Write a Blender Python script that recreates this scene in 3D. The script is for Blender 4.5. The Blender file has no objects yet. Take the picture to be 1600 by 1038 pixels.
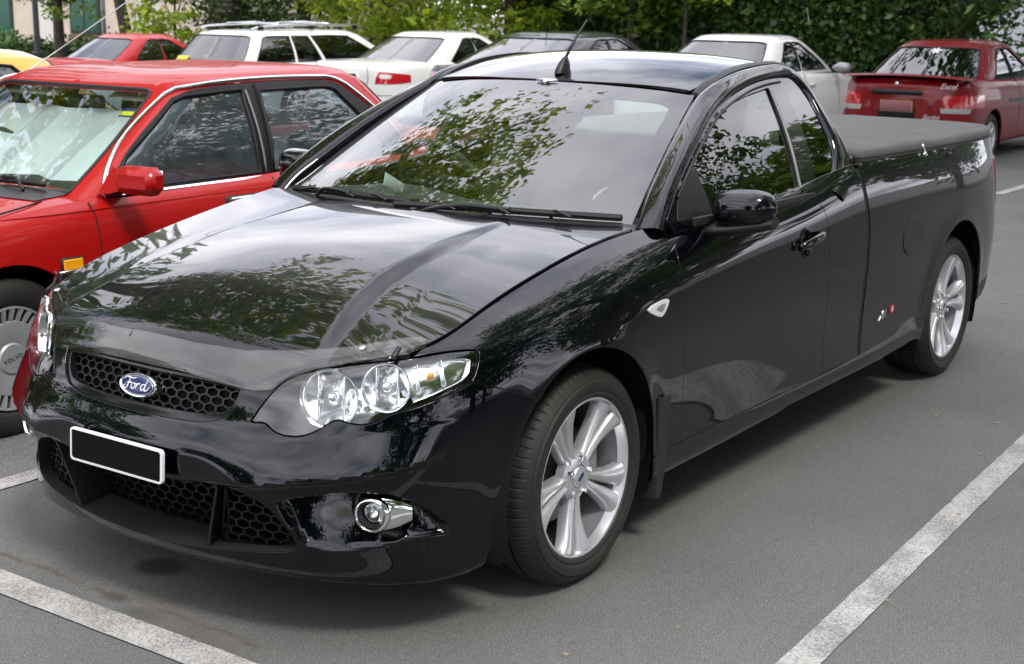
import bpy, math, random
import numpy as np
from mathutils import Matrix, Vector
from mathutils.geometry import delaunay_2d_cdt
random.seed(7); RNG = np.random.default_rng(7)
SC = bpy.context.scene
COL = SC.collection
# ---------------------------------------------------------------- camera
cam = bpy.data.cameras.new('camera'); cam.sensor_width = 36; cam.lens = 51.33
cam.clip_start = .05; cam.clip_end = 600
cam.dof.use_dof = True; cam.dof.focus_distance = 4.4; cam.dof.aperture_fstop = 8
cam_ob = bpy.data.objects.new('camera', cam); COL.objects.link(cam_ob)
_yaw, _pit, _rol = math.radians(215.106), math.radians(-12.898), math.radians(.691)
_d = Vector((math.cos(_yaw)*math.cos(_pit), math.sin(_yaw)*math.cos(_pit), math.sin(_pit)))
_r = _d.cross(Vector((0, 0, 1))).normalized(); _u = _r.cross(_d)
_r2 = _r*math.cos(_rol)+_u*math.sin(_rol); _u2 = _u*math.cos(_rol)-_r*math.sin(_rol)
cam_ob.matrix_world = Matrix(((_r2.x, _u2.x, -_d.x, 3.4441), (_r2.y, _u2.y, -_d.y, 3.0384), (_r2.z, _u2.z, -_d.z, 1.6887), (0, 0, 0, 1)))
SC.camera = cam_ob
# ---------------------------------------------------------------- sky: daylight with broken cloud, soft sun
SUN_EL, SUN_AZ = 56, 62          # azimuth measured from +x towards +y
world = bpy.data.worlds.new('World'); SC.world = world; world.use_nodes = True
nt = world.node_tree; nt.nodes.clear(); ND = nt.nodes.new; LK = nt.links.new
sky = ND('ShaderNodeTexSky'); sky.sky_type = 'NISHITA'; sky.sun_disc = False
sky.sun_elevation = math.radians(SUN_EL); sky.sun_rotation = math.radians(90-SUN_AZ)
sky.air_density = 1.2; sky.dust_density = 1.5
tc = ND('ShaderNodeTexCoord'); sep = ND('ShaderNodeSeparateXYZ'); LK(tc.outputs['Generated'], sep.inputs[0])
def wmath(op, a, b=None):
    m = ND('ShaderNodeMath'); m.operation = op
    for i, x in enumerate((a, b)):
        if x is None: continue
        if isinstance(x, (int, float)): m.inputs[i].default_value = x
        else: LK(x, m.inputs[i])
    return m.outputs[0]
zz = wmath('ADD', wmath('MAXIMUM', sep.outputs[2], 0.0), .22)
cmb = ND('ShaderNodeCombineXYZ'); LK(wmath('DIVIDE', sep.outputs[0], zz), cmb.inputs[0]); LK(wmath('DIVIDE', sep.outputs[1], zz), cmb.inputs[1])
n1 = ND('ShaderNodeTexNoise'); n1.inputs['Scale'].default_value = 1.15; n1.inputs['Detail'].default_value = 7; n1.inputs['Roughness'].default_value = .56; n1.inputs['Distortion'].default_value = .35
LK(cmb.outputs[0], n1.inputs['Vector'])
n2 = ND('ShaderNodeTexNoise'); n2.inputs['Scale'].default_value = 2.3; n2.inputs['Detail'].default_value = 5
LK(cmb.outputs[0], n2.inputs['Vector'])
rp = ND('ShaderNodeValToRGB'); rp.color_ramp.elements[0].position = .335; rp.color_ramp.elements[1].position = .46
LK(n1.outputs[0], rp.inputs[0])
cr = ND('ShaderNodeValToRGB'); cr.color_ramp.elements[0].position = .3; cr.color_ramp.elements[1].position = .72
cr.color_ramp.elements[0].color = (6.2, 6.4, 7.9, 1); cr.color_ramp.elements[1].color = (16.3, 16.1, 16.8, 1)
LK(n2.outputs[0], cr.inputs[0])
mx = ND('ShaderNodeMix'); mx.data_type = 'RGBA'
LK(rp.outputs[0], mx.inputs['Factor']); LK(sky.outputs[0], mx.inputs['A']); LK(cr.outputs[0], mx.inputs['B'])
bg = ND('ShaderNodeBackground'); bg.inputs[1].default_value = .15; LK(mx.outputs['Result'], bg.inputs[0])
wo = ND('ShaderNodeOutputWorld'); LK(bg.outputs[0], wo.inputs[0])
sun = bpy.data.lights.new('sun', 'SUN'); sun.energy = 2.0; sun.angle = math.radians(12); sun.color = (1, .95, .88)
sun_ob = bpy.data.objects.new('sun', sun); COL.objects.link(sun_ob)
_s = Vector((math.cos(math.radians(SUN_AZ))*math.cos(math.radians(SUN_EL)), math.sin(math.radians(SUN_AZ))*math.cos(math.radians(SUN_EL)), math.sin(math.radians(SUN_EL))))
sun_ob.rotation_euler = _s.to_track_quat('Z', 'Y').to_euler(); sun_ob.location = (0, 0, 30)
SC.view_settings.view_transform = 'Standard'; SC.view_settings.look = 'None'
SC.view_settings.exposure = 0.42; SC.view_settings.gamma = 1; SC.view_settings.use_curve_mapping = False
# ---------------------------------------------------------------- materials
def mat(name, col=(.5, .5, .5), rough=.5, metal=0, coat=0, coat_rough=.03, spec=.5, ior=1.45):
    m = bpy.data.materials.new(name); m.use_nodes = True
    b = m.node_tree.nodes['Principled BSDF']
    b.inputs['Base Color'].default_value = (*col, 1); b.inputs['Roughness'].default_value = rough
    b.inputs['Metallic'].default_value = metal; b.inputs['Coat Weight'].default_value = coat
    b.inputs['Coat Roughness'].default_value = coat_rough; b.inputs['Specular IOR Level'].default_value = spec
    b.inputs['IOR'].default_value = ior
    return m
def nodes(m):
    t = m.node_tree; return t, t.nodes.new, t.links.new, t.nodes['Principled BSDF']
def noise(m, scale, detail=3, rough=.5, coord='Object', dist=0):
    t, N, L, b = nodes(m)
    tc = N('ShaderNodeTexCoord'); n = N('ShaderNodeTexNoise'); L(tc.outputs[coord], n.inputs['Vector'])
    n.inputs['Scale'].default_value = scale; n.inputs['Detail'].default_value = detail; n.inputs['Roughness'].default_value = rough
    n.inputs['Distortion'].default_value = dist
    return n.outputs[0]
def ramp(m, src, stops):
    t, N, L, b = nodes(m); r = N('ShaderNodeValToRGB'); L(src, r.inputs[0])
    e = r.color_ramp.elements
    while len(e) < len(stops): e.new(.5)
    for i, (p, c) in enumerate(stops):
        e[i].position = p; e[i].color = (*c, 1) if len(c) == 3 else c
    return r.outputs[0]
def mixc(m, fac, a, b, mode='MIX'):
    t, N, L, _ = nodes(m); x = N('ShaderNodeMix'); x.data_type = 'RGBA'; x.blend_type = mode
    for k, v in (('Factor', fac), ('A', a), ('B', b)):
        if isinstance(v, (int, float)): x.inputs[k].default_value = v
        elif isinstance(v, tuple): x.inputs[k].default_value = (*v, 1)
        else: L(v, x.inputs[k])
    return x.outputs['Result']
def math_(m, op, a, b=0.0, c=0.0):
    t, N, L, _ = nodes(m); x = N('ShaderNodeMath'); x.operation = op
    for i, v in enumerate((a, b, c)):
        if isinstance(v, (int, float)): x.inputs[i].default_value = v
        else: L(v, x.inputs[i])
    return x.outputs[0]
def setc(m, src, inp='Base Color'):
    t, N, L, b = nodes(m); L(src, b.inputs[inp])
def bump(m, src, strength=.3, dist=.01):
    t, N, L, b = nodes(m); x = N('ShaderNodeBump'); x.inputs['Strength'].default_value = strength; x.inputs['Distance'].default_value = dist
    L(src, x.inputs['Height']); L(x.outputs[0], b.inputs['Normal'])
def grey(v): return (v, v, v)
def car_paint(name, col, flake=0.0, rough=.35, dust=.0, coat_rough=.02, metal=0.0, coat=1.0):
    m = mat(name, col, rough, metal, coat, coat_rough, 0.0 if sum(col) < .1 else .25)
    if dust:
        d = ramp(m, noise(m, 55, 6, .75), [(.52, grey(0)), (.75, grey(1))])
        g = ramp(m, noise(m, 2.2, 3), [(.35, grey(.2)), (.75, grey(1))])
        f = math_(m, 'MULTIPLY', math_(m, 'MULTIPLY', d, g), dust)
        setc(m, mixc(m, f, tuple(col), (.16, .15, .13)))
        setc(m, math_(m, 'MULTIPLY_ADD', f, .25, coat_rough), 'Coat Roughness')
    return m
def glass(name, tint=(1, 1, 1), boost=1.25, rough=.0, ior=1.5, haze=0.0, dust_sheen_col=(.3, .3, .3)):
    """thin pane: clear with a mirror reflection that grows at grazing angles"""
    m = bpy.data.materials.new(name); m.use_nodes = True
    t = m.node_tree; t.nodes.clear(); N = t.nodes.new; L = t.links.new
    tr = N('ShaderNodeBsdfTransparent'); tr.inputs[0].default_value = (*tint, 1)
    gl = N('ShaderNodeBsdfGlossy'); gl.inputs['Roughness'].default_value = rough; gl.inputs[0].default_value = (1, 1, 1, 1)
    lw = N('ShaderNodeLayerWeight'); lw.inputs[0].default_value = .5      # facing = 1 - |cos|, the same from both sides
    pw = N('ShaderNodeMath'); pw.operation = 'POWER'; pw.inputs[1].default_value = 5; L(lw.outputs['Facing'], pw.inputs[0])
    ml = N('ShaderNodeMath'); ml.operation = 'MULTIPLY_ADD'; ml.use_clamp = True; ml.inputs[1].default_value = min(1.0, .92*boost); ml.inputs[2].default_value = .08*boost; L(pw.outputs[0], ml.inputs[0])
    mx = N('ShaderNodeMixShader'); L(ml.outputs[0], mx.inputs[0]); L(tr.outputs[0], mx.inputs[1]); L(gl.outputs[0], mx.inputs[2])
    last = mx.outputs[0]
    if haze:
        df = N('ShaderNodeBsdfDiffuse'); df.inputs[0].default_value = (*dust_sheen_col, 1)
        tc = N('ShaderNodeTexCoord'); n = N('ShaderNodeTexNoise'); n.inputs['Scale'].default_value = 9; n.inputs['Detail'].default_value = 6; L(tc.outputs['Object'], n.inputs['Vector'])
        k = N('ShaderNodeMath'); k.operation = 'MULTIPLY'; k.inputs[1].default_value = haze; L(n.outputs[0], k.inputs[0])
        m2 = N('ShaderNodeMixShader'); L(k.outputs[0], m2.inputs[0]); L(last, m2.inputs[1]); L(df.outputs[0], m2.inputs[2]); last = m2.outputs[0]
    o = N('ShaderNodeOutputMaterial'); L(last, o.inputs[0])
    return m
M = {}
M['black_paint'] = car_paint('blue_black_car_paint', (.0011, .0015, .0038), rough=.33, dust=.045, metal=.6)
M['glass'] = glass('window_glass', (.80, .90, .85), 1.5, haze=.03); M['windscreen'] = glass('laminated_windscreen', (.78, .88, .83), 1.95, haze=.012)
M['dark_glass'] = glass('tinted_window_glass', (.20, .24, .23), 1.15); M['back_glass'] = glass('heated_rear_glass', (.25, .29, .28), 2.0)
M['lens'] = glass('lamp_lens', (.95, .97, .98), 1.1)
M['acrylic'] = glass('clear_acrylic', (.90, .90, .88), .50, haze=.018, dust_sheen_col=(.32, .31, .28))
M['chrome'] = mat('chrome', (.82, .83, .84), .06, 1)
M['reflector'] = mat('lamp_reflector', (.9, .9, .9), .1, 1)
M['satin'] = mat('satin_metal', (.62, .63, .64), .3, 1)
M['alloy'] = mat('silver_alloy_wheel', (.62, .63, .65), .34, .75, .35, .08)
M['alloy_back'] = mat('dull_wheel_barrel', (.30, .30, .31), .5, .6)
M['barrel'] = mat('wheel_barrel_paint', (.24, .24, .25), .45, .6)
M['brake'] = mat('brake_steel', (.23, .21, .2), .45, .8)
M['tyre'] = mat('tyre_rubber', (.022, .021, .020), .62)
setc(M['tyre'], ramp(M['tyre'], noise(M['tyre'], 7, 5, .7), [(.35, (.010, .0088, .0075)), (.7, (.022, .0195, .0165))]))
bump(M['tyre'], noise(M['tyre'], 260, 2), .12, .002)
M['plastic'] = mat('black_plastic', (.008, .008, .0085), .42)
bump(M['plastic'], noise(M['plastic'], 500, 2), .1, .001)
M['mesh'] = mat('black_grille_mesh', (.0035, .0035, .0038), .4)
M['rubber'] = mat('black_rubber', (.014, .014, .014), .6)
M['flap'] = mat('mud_flap_rubber', (.018, .018, .018), .5)
M['gloss_black'] = mat('gloss_black', (.006, .006, .007), .12)
M['frit'] = mat('black_glass_band', (.004, .004, .0045), .9, spec=0)
M['grey_bead'] = mat('dull_grey_bead', (.16, .16, .16), .5, .3)
M['void'] = mat('dark_cavity', (.004, .004, .004), .9)
M['liner'] = mat('wheel_arch_liner', (.006, .006, .006), .9, spec=.2)
M['white_trim'] = mat('white_trim', (.72, .72, .74), .4)
M['plate_black'] = mat('blank_black_plate', (.004, .005, .0045), .7, spec=.1)
M['blue_enamel'] = mat('blue_enamel', (.006, .016, .095), .35, 0, .5)
M['amber'] = mat('amber_lens', (.75, .33, .01), .18, 0, .6)
M['red_lens'] = mat('red_lamp_lens', (.42, .008, .012), .12, 0, 1)
M['white_lens'] = mat('pale_lamp_lens', (.62, .60, .58), .15, 0, 1)
M['red_print'] = mat('red_enamel', (.30, .008, .012), .4)
M['cloth'] = mat('seat_cloth', (.035, .035, .038), .9)
M['dash'] = mat('dash_plastic', (.028, .028, .027), .65)
M['paper'] = mat('pale_paper', (.62, .70, .64), .7)
M['lining'] = mat('pale_headlining', (.35, .34, .30), .9)
M['vinyl'] = mat('grey_vinyl', (.16, .158, .153), .62)
_v = noise(M['vinyl'], 900, 2); bump(M['vinyl'], _v, .5, .003)
setc(M['vinyl'], ramp(M['vinyl'], noise(M['vinyl'], 5, 6, .7), [(.3, (.050, .049, .047)), (.7, (.088, .086, .082))]))
# ---------------------------------------------------------------- building helpers
def link(name, V, F, mt, parent=None, smooth=True, angle=None, normals=None, fmat=None):
    me = bpy.data.meshes.new(name)
    V = np.asarray(V, float)
    me.from_pydata(V.tolist(), [], [list(map(int, f)) for f in F])
    for m in (mt if isinstance(mt, (list, tuple)) else [mt]): me.materials.append(m)
    if fmat is not None: me.polygons.foreach_set('material_index', np.asarray(fmat, np.int32))
    if smooth: me.polygons.foreach_set('use_smooth', np.ones(len(me.polygons), bool))
    me.update()
    if smooth and normals is not None: me.normals_split_custom_set_from_vertices(np.asarray(normals, float).tolist())
    elif smooth and angle is not None: me.set_sharp_from_angle(angle=math.radians(angle))
    o = bpy.data.objects.new(name, me); COL.objects.link(o)
    if parent is not None: o.parent = parent
    return o
def thing(name, label, cat, loc=(0, 0, 0), rz=0.0, group=None):
    o = bpy.data.objects.new(name, None); COL.objects.link(o); o.location = loc; o.rotation_euler = (0, 0, rz)
    o.empty_display_size = .2
    return tag(o, label, cat, group)
def tag(o, label, cat, group=None):
    o['label'] = label; o['category'] = cat
    if group: o['group'] = group
    return o
def merge(*parts):
    V = []; F = []; n = 0
    for v, f in parts:
        V.append(np.asarray(v, float)); F += [[i+n for i in q] for q in f]; n += len(v)
    return np.concatenate(V), F
def flip(v, f): return np.asarray(v, float)*[1, -1, 1], [list(q)[::-1] for q in f]
def move(vf, loc=(0, 0, 0), R=None, s=1.0):
    v = np.asarray(vf[0], float)*s
    if R is not None: v = v@np.asarray(R, float).T
    return v+np.asarray(loc, float), vf[1]
def rot(axis, deg): return np.array(Matrix.Rotation(math.radians(deg), 3, axis))
def frame(n, up=(0, 0, 1)):
    """columns: right, up, out for an outward direction n"""
    n = np.asarray(n, float); n = n/np.linalg.norm(n); up = np.asarray(up, float)
    r = np.cross(up, n); r /= np.linalg.norm(r); u = np.cross(n, r)
    return np.stack([r, u, n], 1)
def cbox(sx, sy, sz, c=.003, at=(0, 0, 0)):
    """box with chamfered edges, 24 vertices"""
    hx, hy, hz = sx/2, sy/2, sz/2; V = []; idx = {}
    for x in (-1, 1):
        for y in (-1, 1):
            for z in (-1, 1):
                for k in range(3):
                    p = [x*(hx-c), y*(hy-c), z*(hz-c)]; p[k] = (x, y, z)[k]*(hx, hy, hz)[k]
                    idx[x, y, z, k] = len(V); V.append(p)
    F = []
    def quad(a):
        F.append(a)
    for k in range(3):
        o = [i for i in range(3) if i != k]
        for s in (-1, 1):
            q = []
            for a, b in ((-1, -1), (1, -1), (1, 1), (-1, 1)):
                t = [0, 0, 0]; t[k] = s; t[o[0]] = a; t[o[1]] = b; q.append(idx[(*t, k)])
            if (s < 0) ^ (k == 1): q = q[::-1]
            F.append(q)
    for k in range(3):                                   # edges along axis k
        a, b = [i for i in range(3) if i != k]
        for sa in (-1, 1):
            for sb in (-1, 1):
                def g(sk, face):
                    t = [0, 0, 0]; t[k] = sk; t[a] = sa; t[b] = sb; return idx[(*t, face)]
                F.append([g(-1, a), g(1, a), g(1, b), g(-1, b)])
    for x in (-1, 1):
        for y in (-1, 1):
            for z in (-1, 1): F.append([idx[x, y, z, 0], idx[x, y, z, 1], idx[x, y, z, 2]])
    V = np.array(V)
    G = []
    for f in F:                                          # outward winding
        p = V[f]; n = np.cross(p[1]-p[0], p[2]-p[0])
        G.append(f if n@p.mean(0) > 0 else f[::-1])
    return V+np.asarray(at, float), G
def lathe(prof, n=48, close=False, a0=0.0, a1=2*math.pi):
    """profile of (radius, height) turned round the y axis"""
    prof = np.asarray(prof, float); full = abs(a1-a0-2*math.pi) < 1e-6
    t = np.linspace(a0, a1, n, endpoint=not full); k = len(prof)
    V = np.stack([np.outer(np.cos(t), prof[:, 0]), np.repeat(prof[None, :, 1], n, 0), np.outer(np.sin(t), prof[:, 0])], -1).reshape(-1, 3)
    F = []
    for i in range(n if full else n-1):
        j = (i+1) % n
        for a in range(k if close else k-1):
            b = (a+1) % k; F.append([i*k+a, i*k+b, j*k+b, j*k+a])
    return V, F
def tube(path, r, n=8, closed=False, caps=True):
    P = np.asarray(path, float); m = len(P); r = np.broadcast_to(np.asarray(r, float), (m,))
    T = np.zeros_like(P)
    for i in range(m):
        a, b = (P[(i-1) % m], P[(i+1) % m]) if closed else (P[max(i-1, 0)], P[min(i+1, m-1)])
        T[i] = (b-a)/max(np.linalg.norm(b-a), 1e-9)
    up = np.array([0, 0, 1.0]) if abs(T[0][2]) < .9 else np.array([1.0, 0, 0]); V = []
    for i in range(m):
        u = up-T[i]*(up@T[i]); u /= np.linalg.norm(u); w = np.cross(T[i], u); up = u
        t = np.arange(n)*2*math.pi/n
        V.append(P[i]+(np.outer(np.cos(t), u)+np.outer(np.sin(t), w))*r[i])
    F = []
    for i in range(m if closed else m-1):
        j = (i+1) % m
        for a in range(n):
            b = (a+1) % n; F.append([i*n+a, i*n+b, j*n+b, j*n+a])
    if caps and not closed: F += [list(range(n))[::-1], [(m-1)*n+a for a in range(n)]]
    return np.concatenate(V), F
def loft(rings, caps=True, closed=True):
    n = len(rings[0]); V = np.concatenate([np.asarray(r, float) for r in rings]); F = []
    for i in range(len(rings)-1):
        for a in range(n if closed else n-1):
            b = (a+1) % n; F.append([i*n+a, i*n+b, (i+1)*n+b, (i+1)*n+a])
    if caps: F += [list(range(n))[::-1], [(len(rings)-1)*n+a for a in range(n)]]
    return V, F
def prism(poly, h, c=0.0):
    """flat outline in (x, y), thickness h along z with an optional top chamfer"""
    P = np.asarray(poly, float); n = len(P)
    if area(P) < 0: P = P[::-1]
    rings = [np.c_[P, np.zeros(n)]]
    if c: rings += [np.c_[P, np.full(n, h-c)], np.c_[inset(P, c), np.full(n, h)]]
    else: rings += [np.c_[P, np.full(n, h)]]
    return loft(rings)
def area(P):
    x, y = P[:, 0], P[:, 1]; return .5*float((x*np.roll(y, -1)-np.roll(x, -1)*y).sum())
def inset(P, d):
    """move a counter-clockwise outline inwards by d"""
    a = P-np.roll(P, 1, 0); b = np.roll(P, -1, 0)-P
    a = a/np.maximum(np.linalg.norm(a, axis=1, keepdims=True), 1e-9); b = b/np.maximum(np.linalg.norm(b, axis=1, keepdims=True), 1e-9)
    na = np.stack([-a[:, 1], a[:, 0]], 1); nb = np.stack([-b[:, 1], b[:, 0]], 1); m = na+nb
    m /= np.maximum((m*m).sum(1, keepdims=True)/2, .35)
    return P+m*d
def inside(P, poly):
    x, y = P[:, 0], P[:, 1]; r = np.zeros(len(P), bool); n = len(poly)
    for i in range(n):
        x0, y0 = poly[i]; x1, y1 = poly[(i+1) % n]
        if y0 == y1: continue
        c = (y0 > y) != (y1 > y); r ^= c & (x < (x1-x0)*(y-y0)/(y1-y0)+x0)
    return r
def pdist(P, poly):
    """distance of points to a closed outline"""
    A = np.asarray(poly, float); B = np.roll(A, -1, 0); d = np.full(len(P), 1e9)
    for a, b in zip(A, B):
        ab = b-a; t = np.clip(((P-a)@ab)/max(ab@ab, 1e-12), 0, 1); d = np.minimum(d, np.linalg.norm(P-a-t[:, None]*ab, axis=1))
    return d
def curve(pts, step=.02, corner=48, closed=True):
    """smooth outline through points; sharp where the turn is larger than corner degrees"""
    P = [np.asarray(p, float) for p in pts]; n = len(P); out = []
    def sharp(i):
        if not closed and i in (0, n-1): return True
        a = P[i]-P[i-1]; b = P[(i+1) % n]-P[i]
        return math.degrees(math.acos(np.clip(a@b/max(np.linalg.norm(a)*np.linalg.norm(b), 1e-12), -1, 1))) > corner
    S = [sharp(i) for i in range(n)]
    for i in range(n if closed else n-1):
        p1, p2 = P[i], P[(i+1) % n]; d = np.linalg.norm(p2-p1)
        m1 = (p2-p1) if S[i] else (p2-P[i-1])*d/max(np.linalg.norm(p1-P[i-1])+d, 1e-9)
        m2 = (p2-p1) if S[(i+1) % n] else (P[(i+2) % n]-p1)*d/max(np.linalg.norm(P[(i+2) % n]-p2)+d, 1e-9)
        k = max(1, int(math.ceil(d/step)))
        for j in range(k):
            t = j/k; out.append((2*t**3-3*t*t+1)*p1+(t**3-2*t*t+t)*m1+(3*t*t-2*t**3)*p2+(t**3-t*t)*m2)
    if not closed: out.append(P[-1])
    return np.array(out)
def dense(P, step):
    out = []
    n = len(P)
    for i in range(n):
        a, b = P[i], P[(i+1) % n]; k = max(1, int(math.ceil(np.linalg.norm(b-a)/step)))
        out += [a+(b-a)*j/k for j in range(k)]
    return np.array(out)
def trim(S, outline, holes=(), res=.03, gap=.0018, depth=.014, roll=.0015, off=0.0):
    """panel cut out of a smooth surface, its edges rolled inwards; returns (vertices, faces, normals)"""
    O = np.asarray(outline, float)
    if area(O) < 0: O = O[::-1]
    loops = [inset(dense(O, res*.7), gap)]
    for h in holes:
        h = np.asarray(h, float)
        if area(h) > 0: h = h[::-1]
        loops.append(inset(dense(h, res*.7), gap))
    (x0, y0), (x1, y1) = O.min(0), O.max(0)
    gx, gy = np.meshgrid(np.arange(x0, x1, res), np.arange(y0, y1, res*.866), indexing='ij')
    gx = gx+(np.arange(gx.shape[1]) % 2)*res*.5; G = np.c_[gx.ravel(), gy.ravel()]
    G = G[inside(G, loops[0])]
    for h in loops[1:]: G = G[~inside(G, h)]
    for l in loops:
        if len(G): G = G[pdist(G, l) > res*.45]
    pts = np.concatenate(loops+[G]); edges = []; k = 0
    for l in loops:
        edges += [(k+i, k+(i+1) % len(l)) for i in range(len(l))]; k += len(l)
    r = delaunay_2d_cdt([Vector(p) for p in pts], edges, [], 0, 1e-6)
    P2 = np.array([tuple(v) for v in r[0]]); T = np.array([f for f in r[2] if len(f) == 3], int)
    c = P2[T].mean(1); ok = inside(c, loops[0])
    for h in loops[1:]: ok &= ~inside(c, h)
    T = T[ok]
    V = S.F(P2[:, 0], P2[:, 1]); Nn = S.N(P2[:, 0], P2[:, 1])
    p = V[T]; fn = np.cross(p[:, 1]-p[:, 0], p[:, 2]-p[:, 0])
    if (fn*Nn[T[:, 0]]).sum() < 0: T = T[:, ::-1]; flp = True
    else: flp = False
    V = V+Nn*off
    F = T.tolist(); VV = [V]; NN = [Nn]; n = len(V)
    if depth:
        for l in loops:
            a = S.F(l[:, 0], l[:, 1]); nn = S.N(l[:, 0], l[:, 1]); q = inset(l, -abs(roll)); b = S.F(q[:, 0], q[:, 1]); o = b-a
            on = o/np.maximum(np.linalg.norm(o, axis=1, keepdims=True), 1e-9); sd = 1 if depth > 0 else -1
            rr = abs(roll)
            R = [a+nn*off, a+on*rr*.7+nn*(off-sd*rr*.3), a+on*rr+nn*(off-sd*rr), a+on*rr+nn*(off-depth)]
            Q = [nn, (nn*sd+on)*sd, on*1.0+nn*.2, on]; m = len(l)
            for x, y in zip(R, Q): VV.append(x); NN.append(y/np.linalg.norm(y, axis=1, keepdims=True))
            for k in range(3):
                for i in range(m):
                    j = (i+1) % m; f = [n+k*m+i, n+(k+1)*m+i, n+(k+1)*m+j, n+k*m+j]
                    F.append(f if (flp ^ (sd < 0)) else f[::-1])
            n += 4*m
    # winding of the flange: make it agree with its normals
    V = np.concatenate(VV); Nn = np.concatenate(NN)
    G = []
    for f in F:
        p = V[f[:3]]; w = np.cross(p[1]-p[0], p[2]-p[0]); G.append(f if w@Nn[f[0]]+w@Nn[f[1]] >= 0 else f[::-1])
    return V, G, Nn
def tmirror(t): return np.asarray(t[0])*[1, -1, 1], [list(f)[::-1] for f in t[1]], np.asarray(t[2])*[1, -1, 1]
def panel(name, t, mt, parent): return link(name, t[0], t[1], mt, parent, normals=t[2])
def both(name, t, mt, parent):
    return panel(name, t, mt, parent), panel(name, tmirror(t), mt, parent)
def both_vf(name, vf, mt, parent, angle=35):
    return link(name, *vf, mt, parent, angle=angle), link(name, *flip(*vf), mt, parent, angle=angle)
def rings_of(S, l, dn=0.0): return S.F(l[:, 0], l[:, 1])+S.N(l[:, 0], l[:, 1])*dn
def text_mesh(s, size, ext=.002, shear=0.0, space=1.0):
    c = bpy.data.curves.new('t', 'FONT'); c.body = s; c.size = size; c.extrude = ext; c.shear = shear; c.align_x = 'CENTER'; c.align_y = 'CENTER'; c.space_character = space
    c.resolution_u = 3
    o = bpy.data.objects.new('t', c); COL.objects.link(o); bpy.context.view_layer.update()
    me = bpy.data.meshes.new_from_object(o.evaluated_get(bpy.context.evaluated_depsgraph_get()))
    V = np.array([v.co[:] for v in me.vertices]); F = [list(p.vertices) for p in me.polygons]
    bpy.data.objects.remove(o); bpy.data.curves.remove(c); bpy.data.meshes.remove(me)
    return V, F
# ---------------------------------------------------------------- ground, hedge, trees, building
def gz(x, y):
    """height of the car park: level where the black car stands, falling gently towards the far row"""
    a = np.maximum(-np.asarray(x, float)-3.6, 0); b = np.maximum(-np.asarray(y, float)-1.3, 0)
    a = np.minimum(a, 30); b = np.minimum(b, 30)
    return -.0118*(a*a/(a+1.5))-.0195*(b*b/(b+1.5))
def GZ(x, y): return float(gz(x, y))
def structure(o, kind='structure'): o['kind'] = kind; return o
# asphalt: old grey stone-chip surface with stains and broad darker patches
am = mat('old_asphalt', (.1, .1, .1), .86)
_f = noise(am, 210, 3, .7); _m = noise(am, 38, 4, .6); _b = noise(am, .9, 5, .6)
c1 = ramp(am, _f, [(.30, (.040, .040, .040)), (.46, (.085, .096, .096)), (.58, (.165, .166, .165)), (.70, (.40, .395, .385))])
c2 = mixc(am, .28, c1, ramp(am, _m, [(.35, (.080, .081, .081)), (.65, (.150, .150, .148))]))
c3 = mixc(am, 1.0, c2, ramp(am, _b, [(.3, grey(.80)), (.7, grey(1.12))]), 'MULTIPLY')
t_, N_, L_, b_ = nodes(am)
_tc = N_('ShaderNodeTexCoord')
def spot(m, cx, cy, rx, ry, soft=.5, dist=.35, scale=9):
    """blotchy mask round a place on the ground"""
    t, N, L, b = nodes(m)
    mp = N('ShaderNodeMapping'); mp.inputs['Location'].default_value = (-cx/rx, -cy/ry, 0); mp.inputs['Scale'].default_value = (1/rx, 1/ry, 0)
    L(_tc.outputs['Object'], mp.inputs['Vector'])
    ln = N('ShaderNodeVectorMath'); ln.operation = 'LENGTH'; L(mp.outputs[0], ln.inputs[0])
    d = math_(m, 'ADD', ln.outputs['Value'], math_(m, 'MULTIPLY', math_(m, 'SUBTRACT', noise(m, scale, 4), .5), dist*2))
    return ramp(m, d, [(max(0, .9-soft), grey(1)), (.98, grey(0))])
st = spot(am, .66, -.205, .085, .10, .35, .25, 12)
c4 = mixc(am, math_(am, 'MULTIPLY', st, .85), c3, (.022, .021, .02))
for cx, cy, rx, ry, k, col in ((.895, -.13, .035, .07, .7, (.035, .033, .03)), (.93, .02, .05, .11, .5, (.05, .045, .035)), (.80, -.02, .12, .18, .35, (.085, .066, .042)), (.95, .27, .11, .24, .35, (.085, .068, .045)), (.62, .30, .3, .4, .30, (.05, .05, .048)), (-1.5, .0, 2.2, .75, .35, (.045, .045, .044))):  # last two entries: broad soft darker ovals below the black car
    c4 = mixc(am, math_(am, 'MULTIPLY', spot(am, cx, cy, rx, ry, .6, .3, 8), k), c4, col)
# a fine sealed seam across the stall mouth
mp = N_('ShaderNodeSeparateXYZ'); L_(_tc.outputs['Object'], mp.inputs[0])
sx_ = math_(am, 'ADD', mp.outputs[0], math_(am, 'MULTIPLY', math_(am, 'SUBTRACT', noise(am, 4, 5, .65), .5), .12))
sm_ = ramp(am, math_(am, 'ABSOLUTE', math_(am, 'SUBTRACT', sx_, .885)), [(.002, grey(1)), (.014, grey(0))])
sm_ = math_(am, 'MULTIPLY', sm_, ramp(am, noise(am, 6, 3), [(.42, grey(0)), (.6, grey(.8))]))
c5 = mixc(am, sm_, c4, (.085, .062, .038))
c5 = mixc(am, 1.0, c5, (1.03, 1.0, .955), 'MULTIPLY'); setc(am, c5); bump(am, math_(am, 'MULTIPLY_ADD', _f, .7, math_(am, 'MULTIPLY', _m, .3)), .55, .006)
xs = np.r_[-160, -90, np.arange(-60, -6, 1.5), np.arange(-6, 8, 1.0), 12, 20, 40, 80, 160]; ys = np.r_[-160, -90, np.arange(-60, -8, 2.0), np.arange(-8, 6, 1.0), 10, 20, 40, 80, 160]
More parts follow.
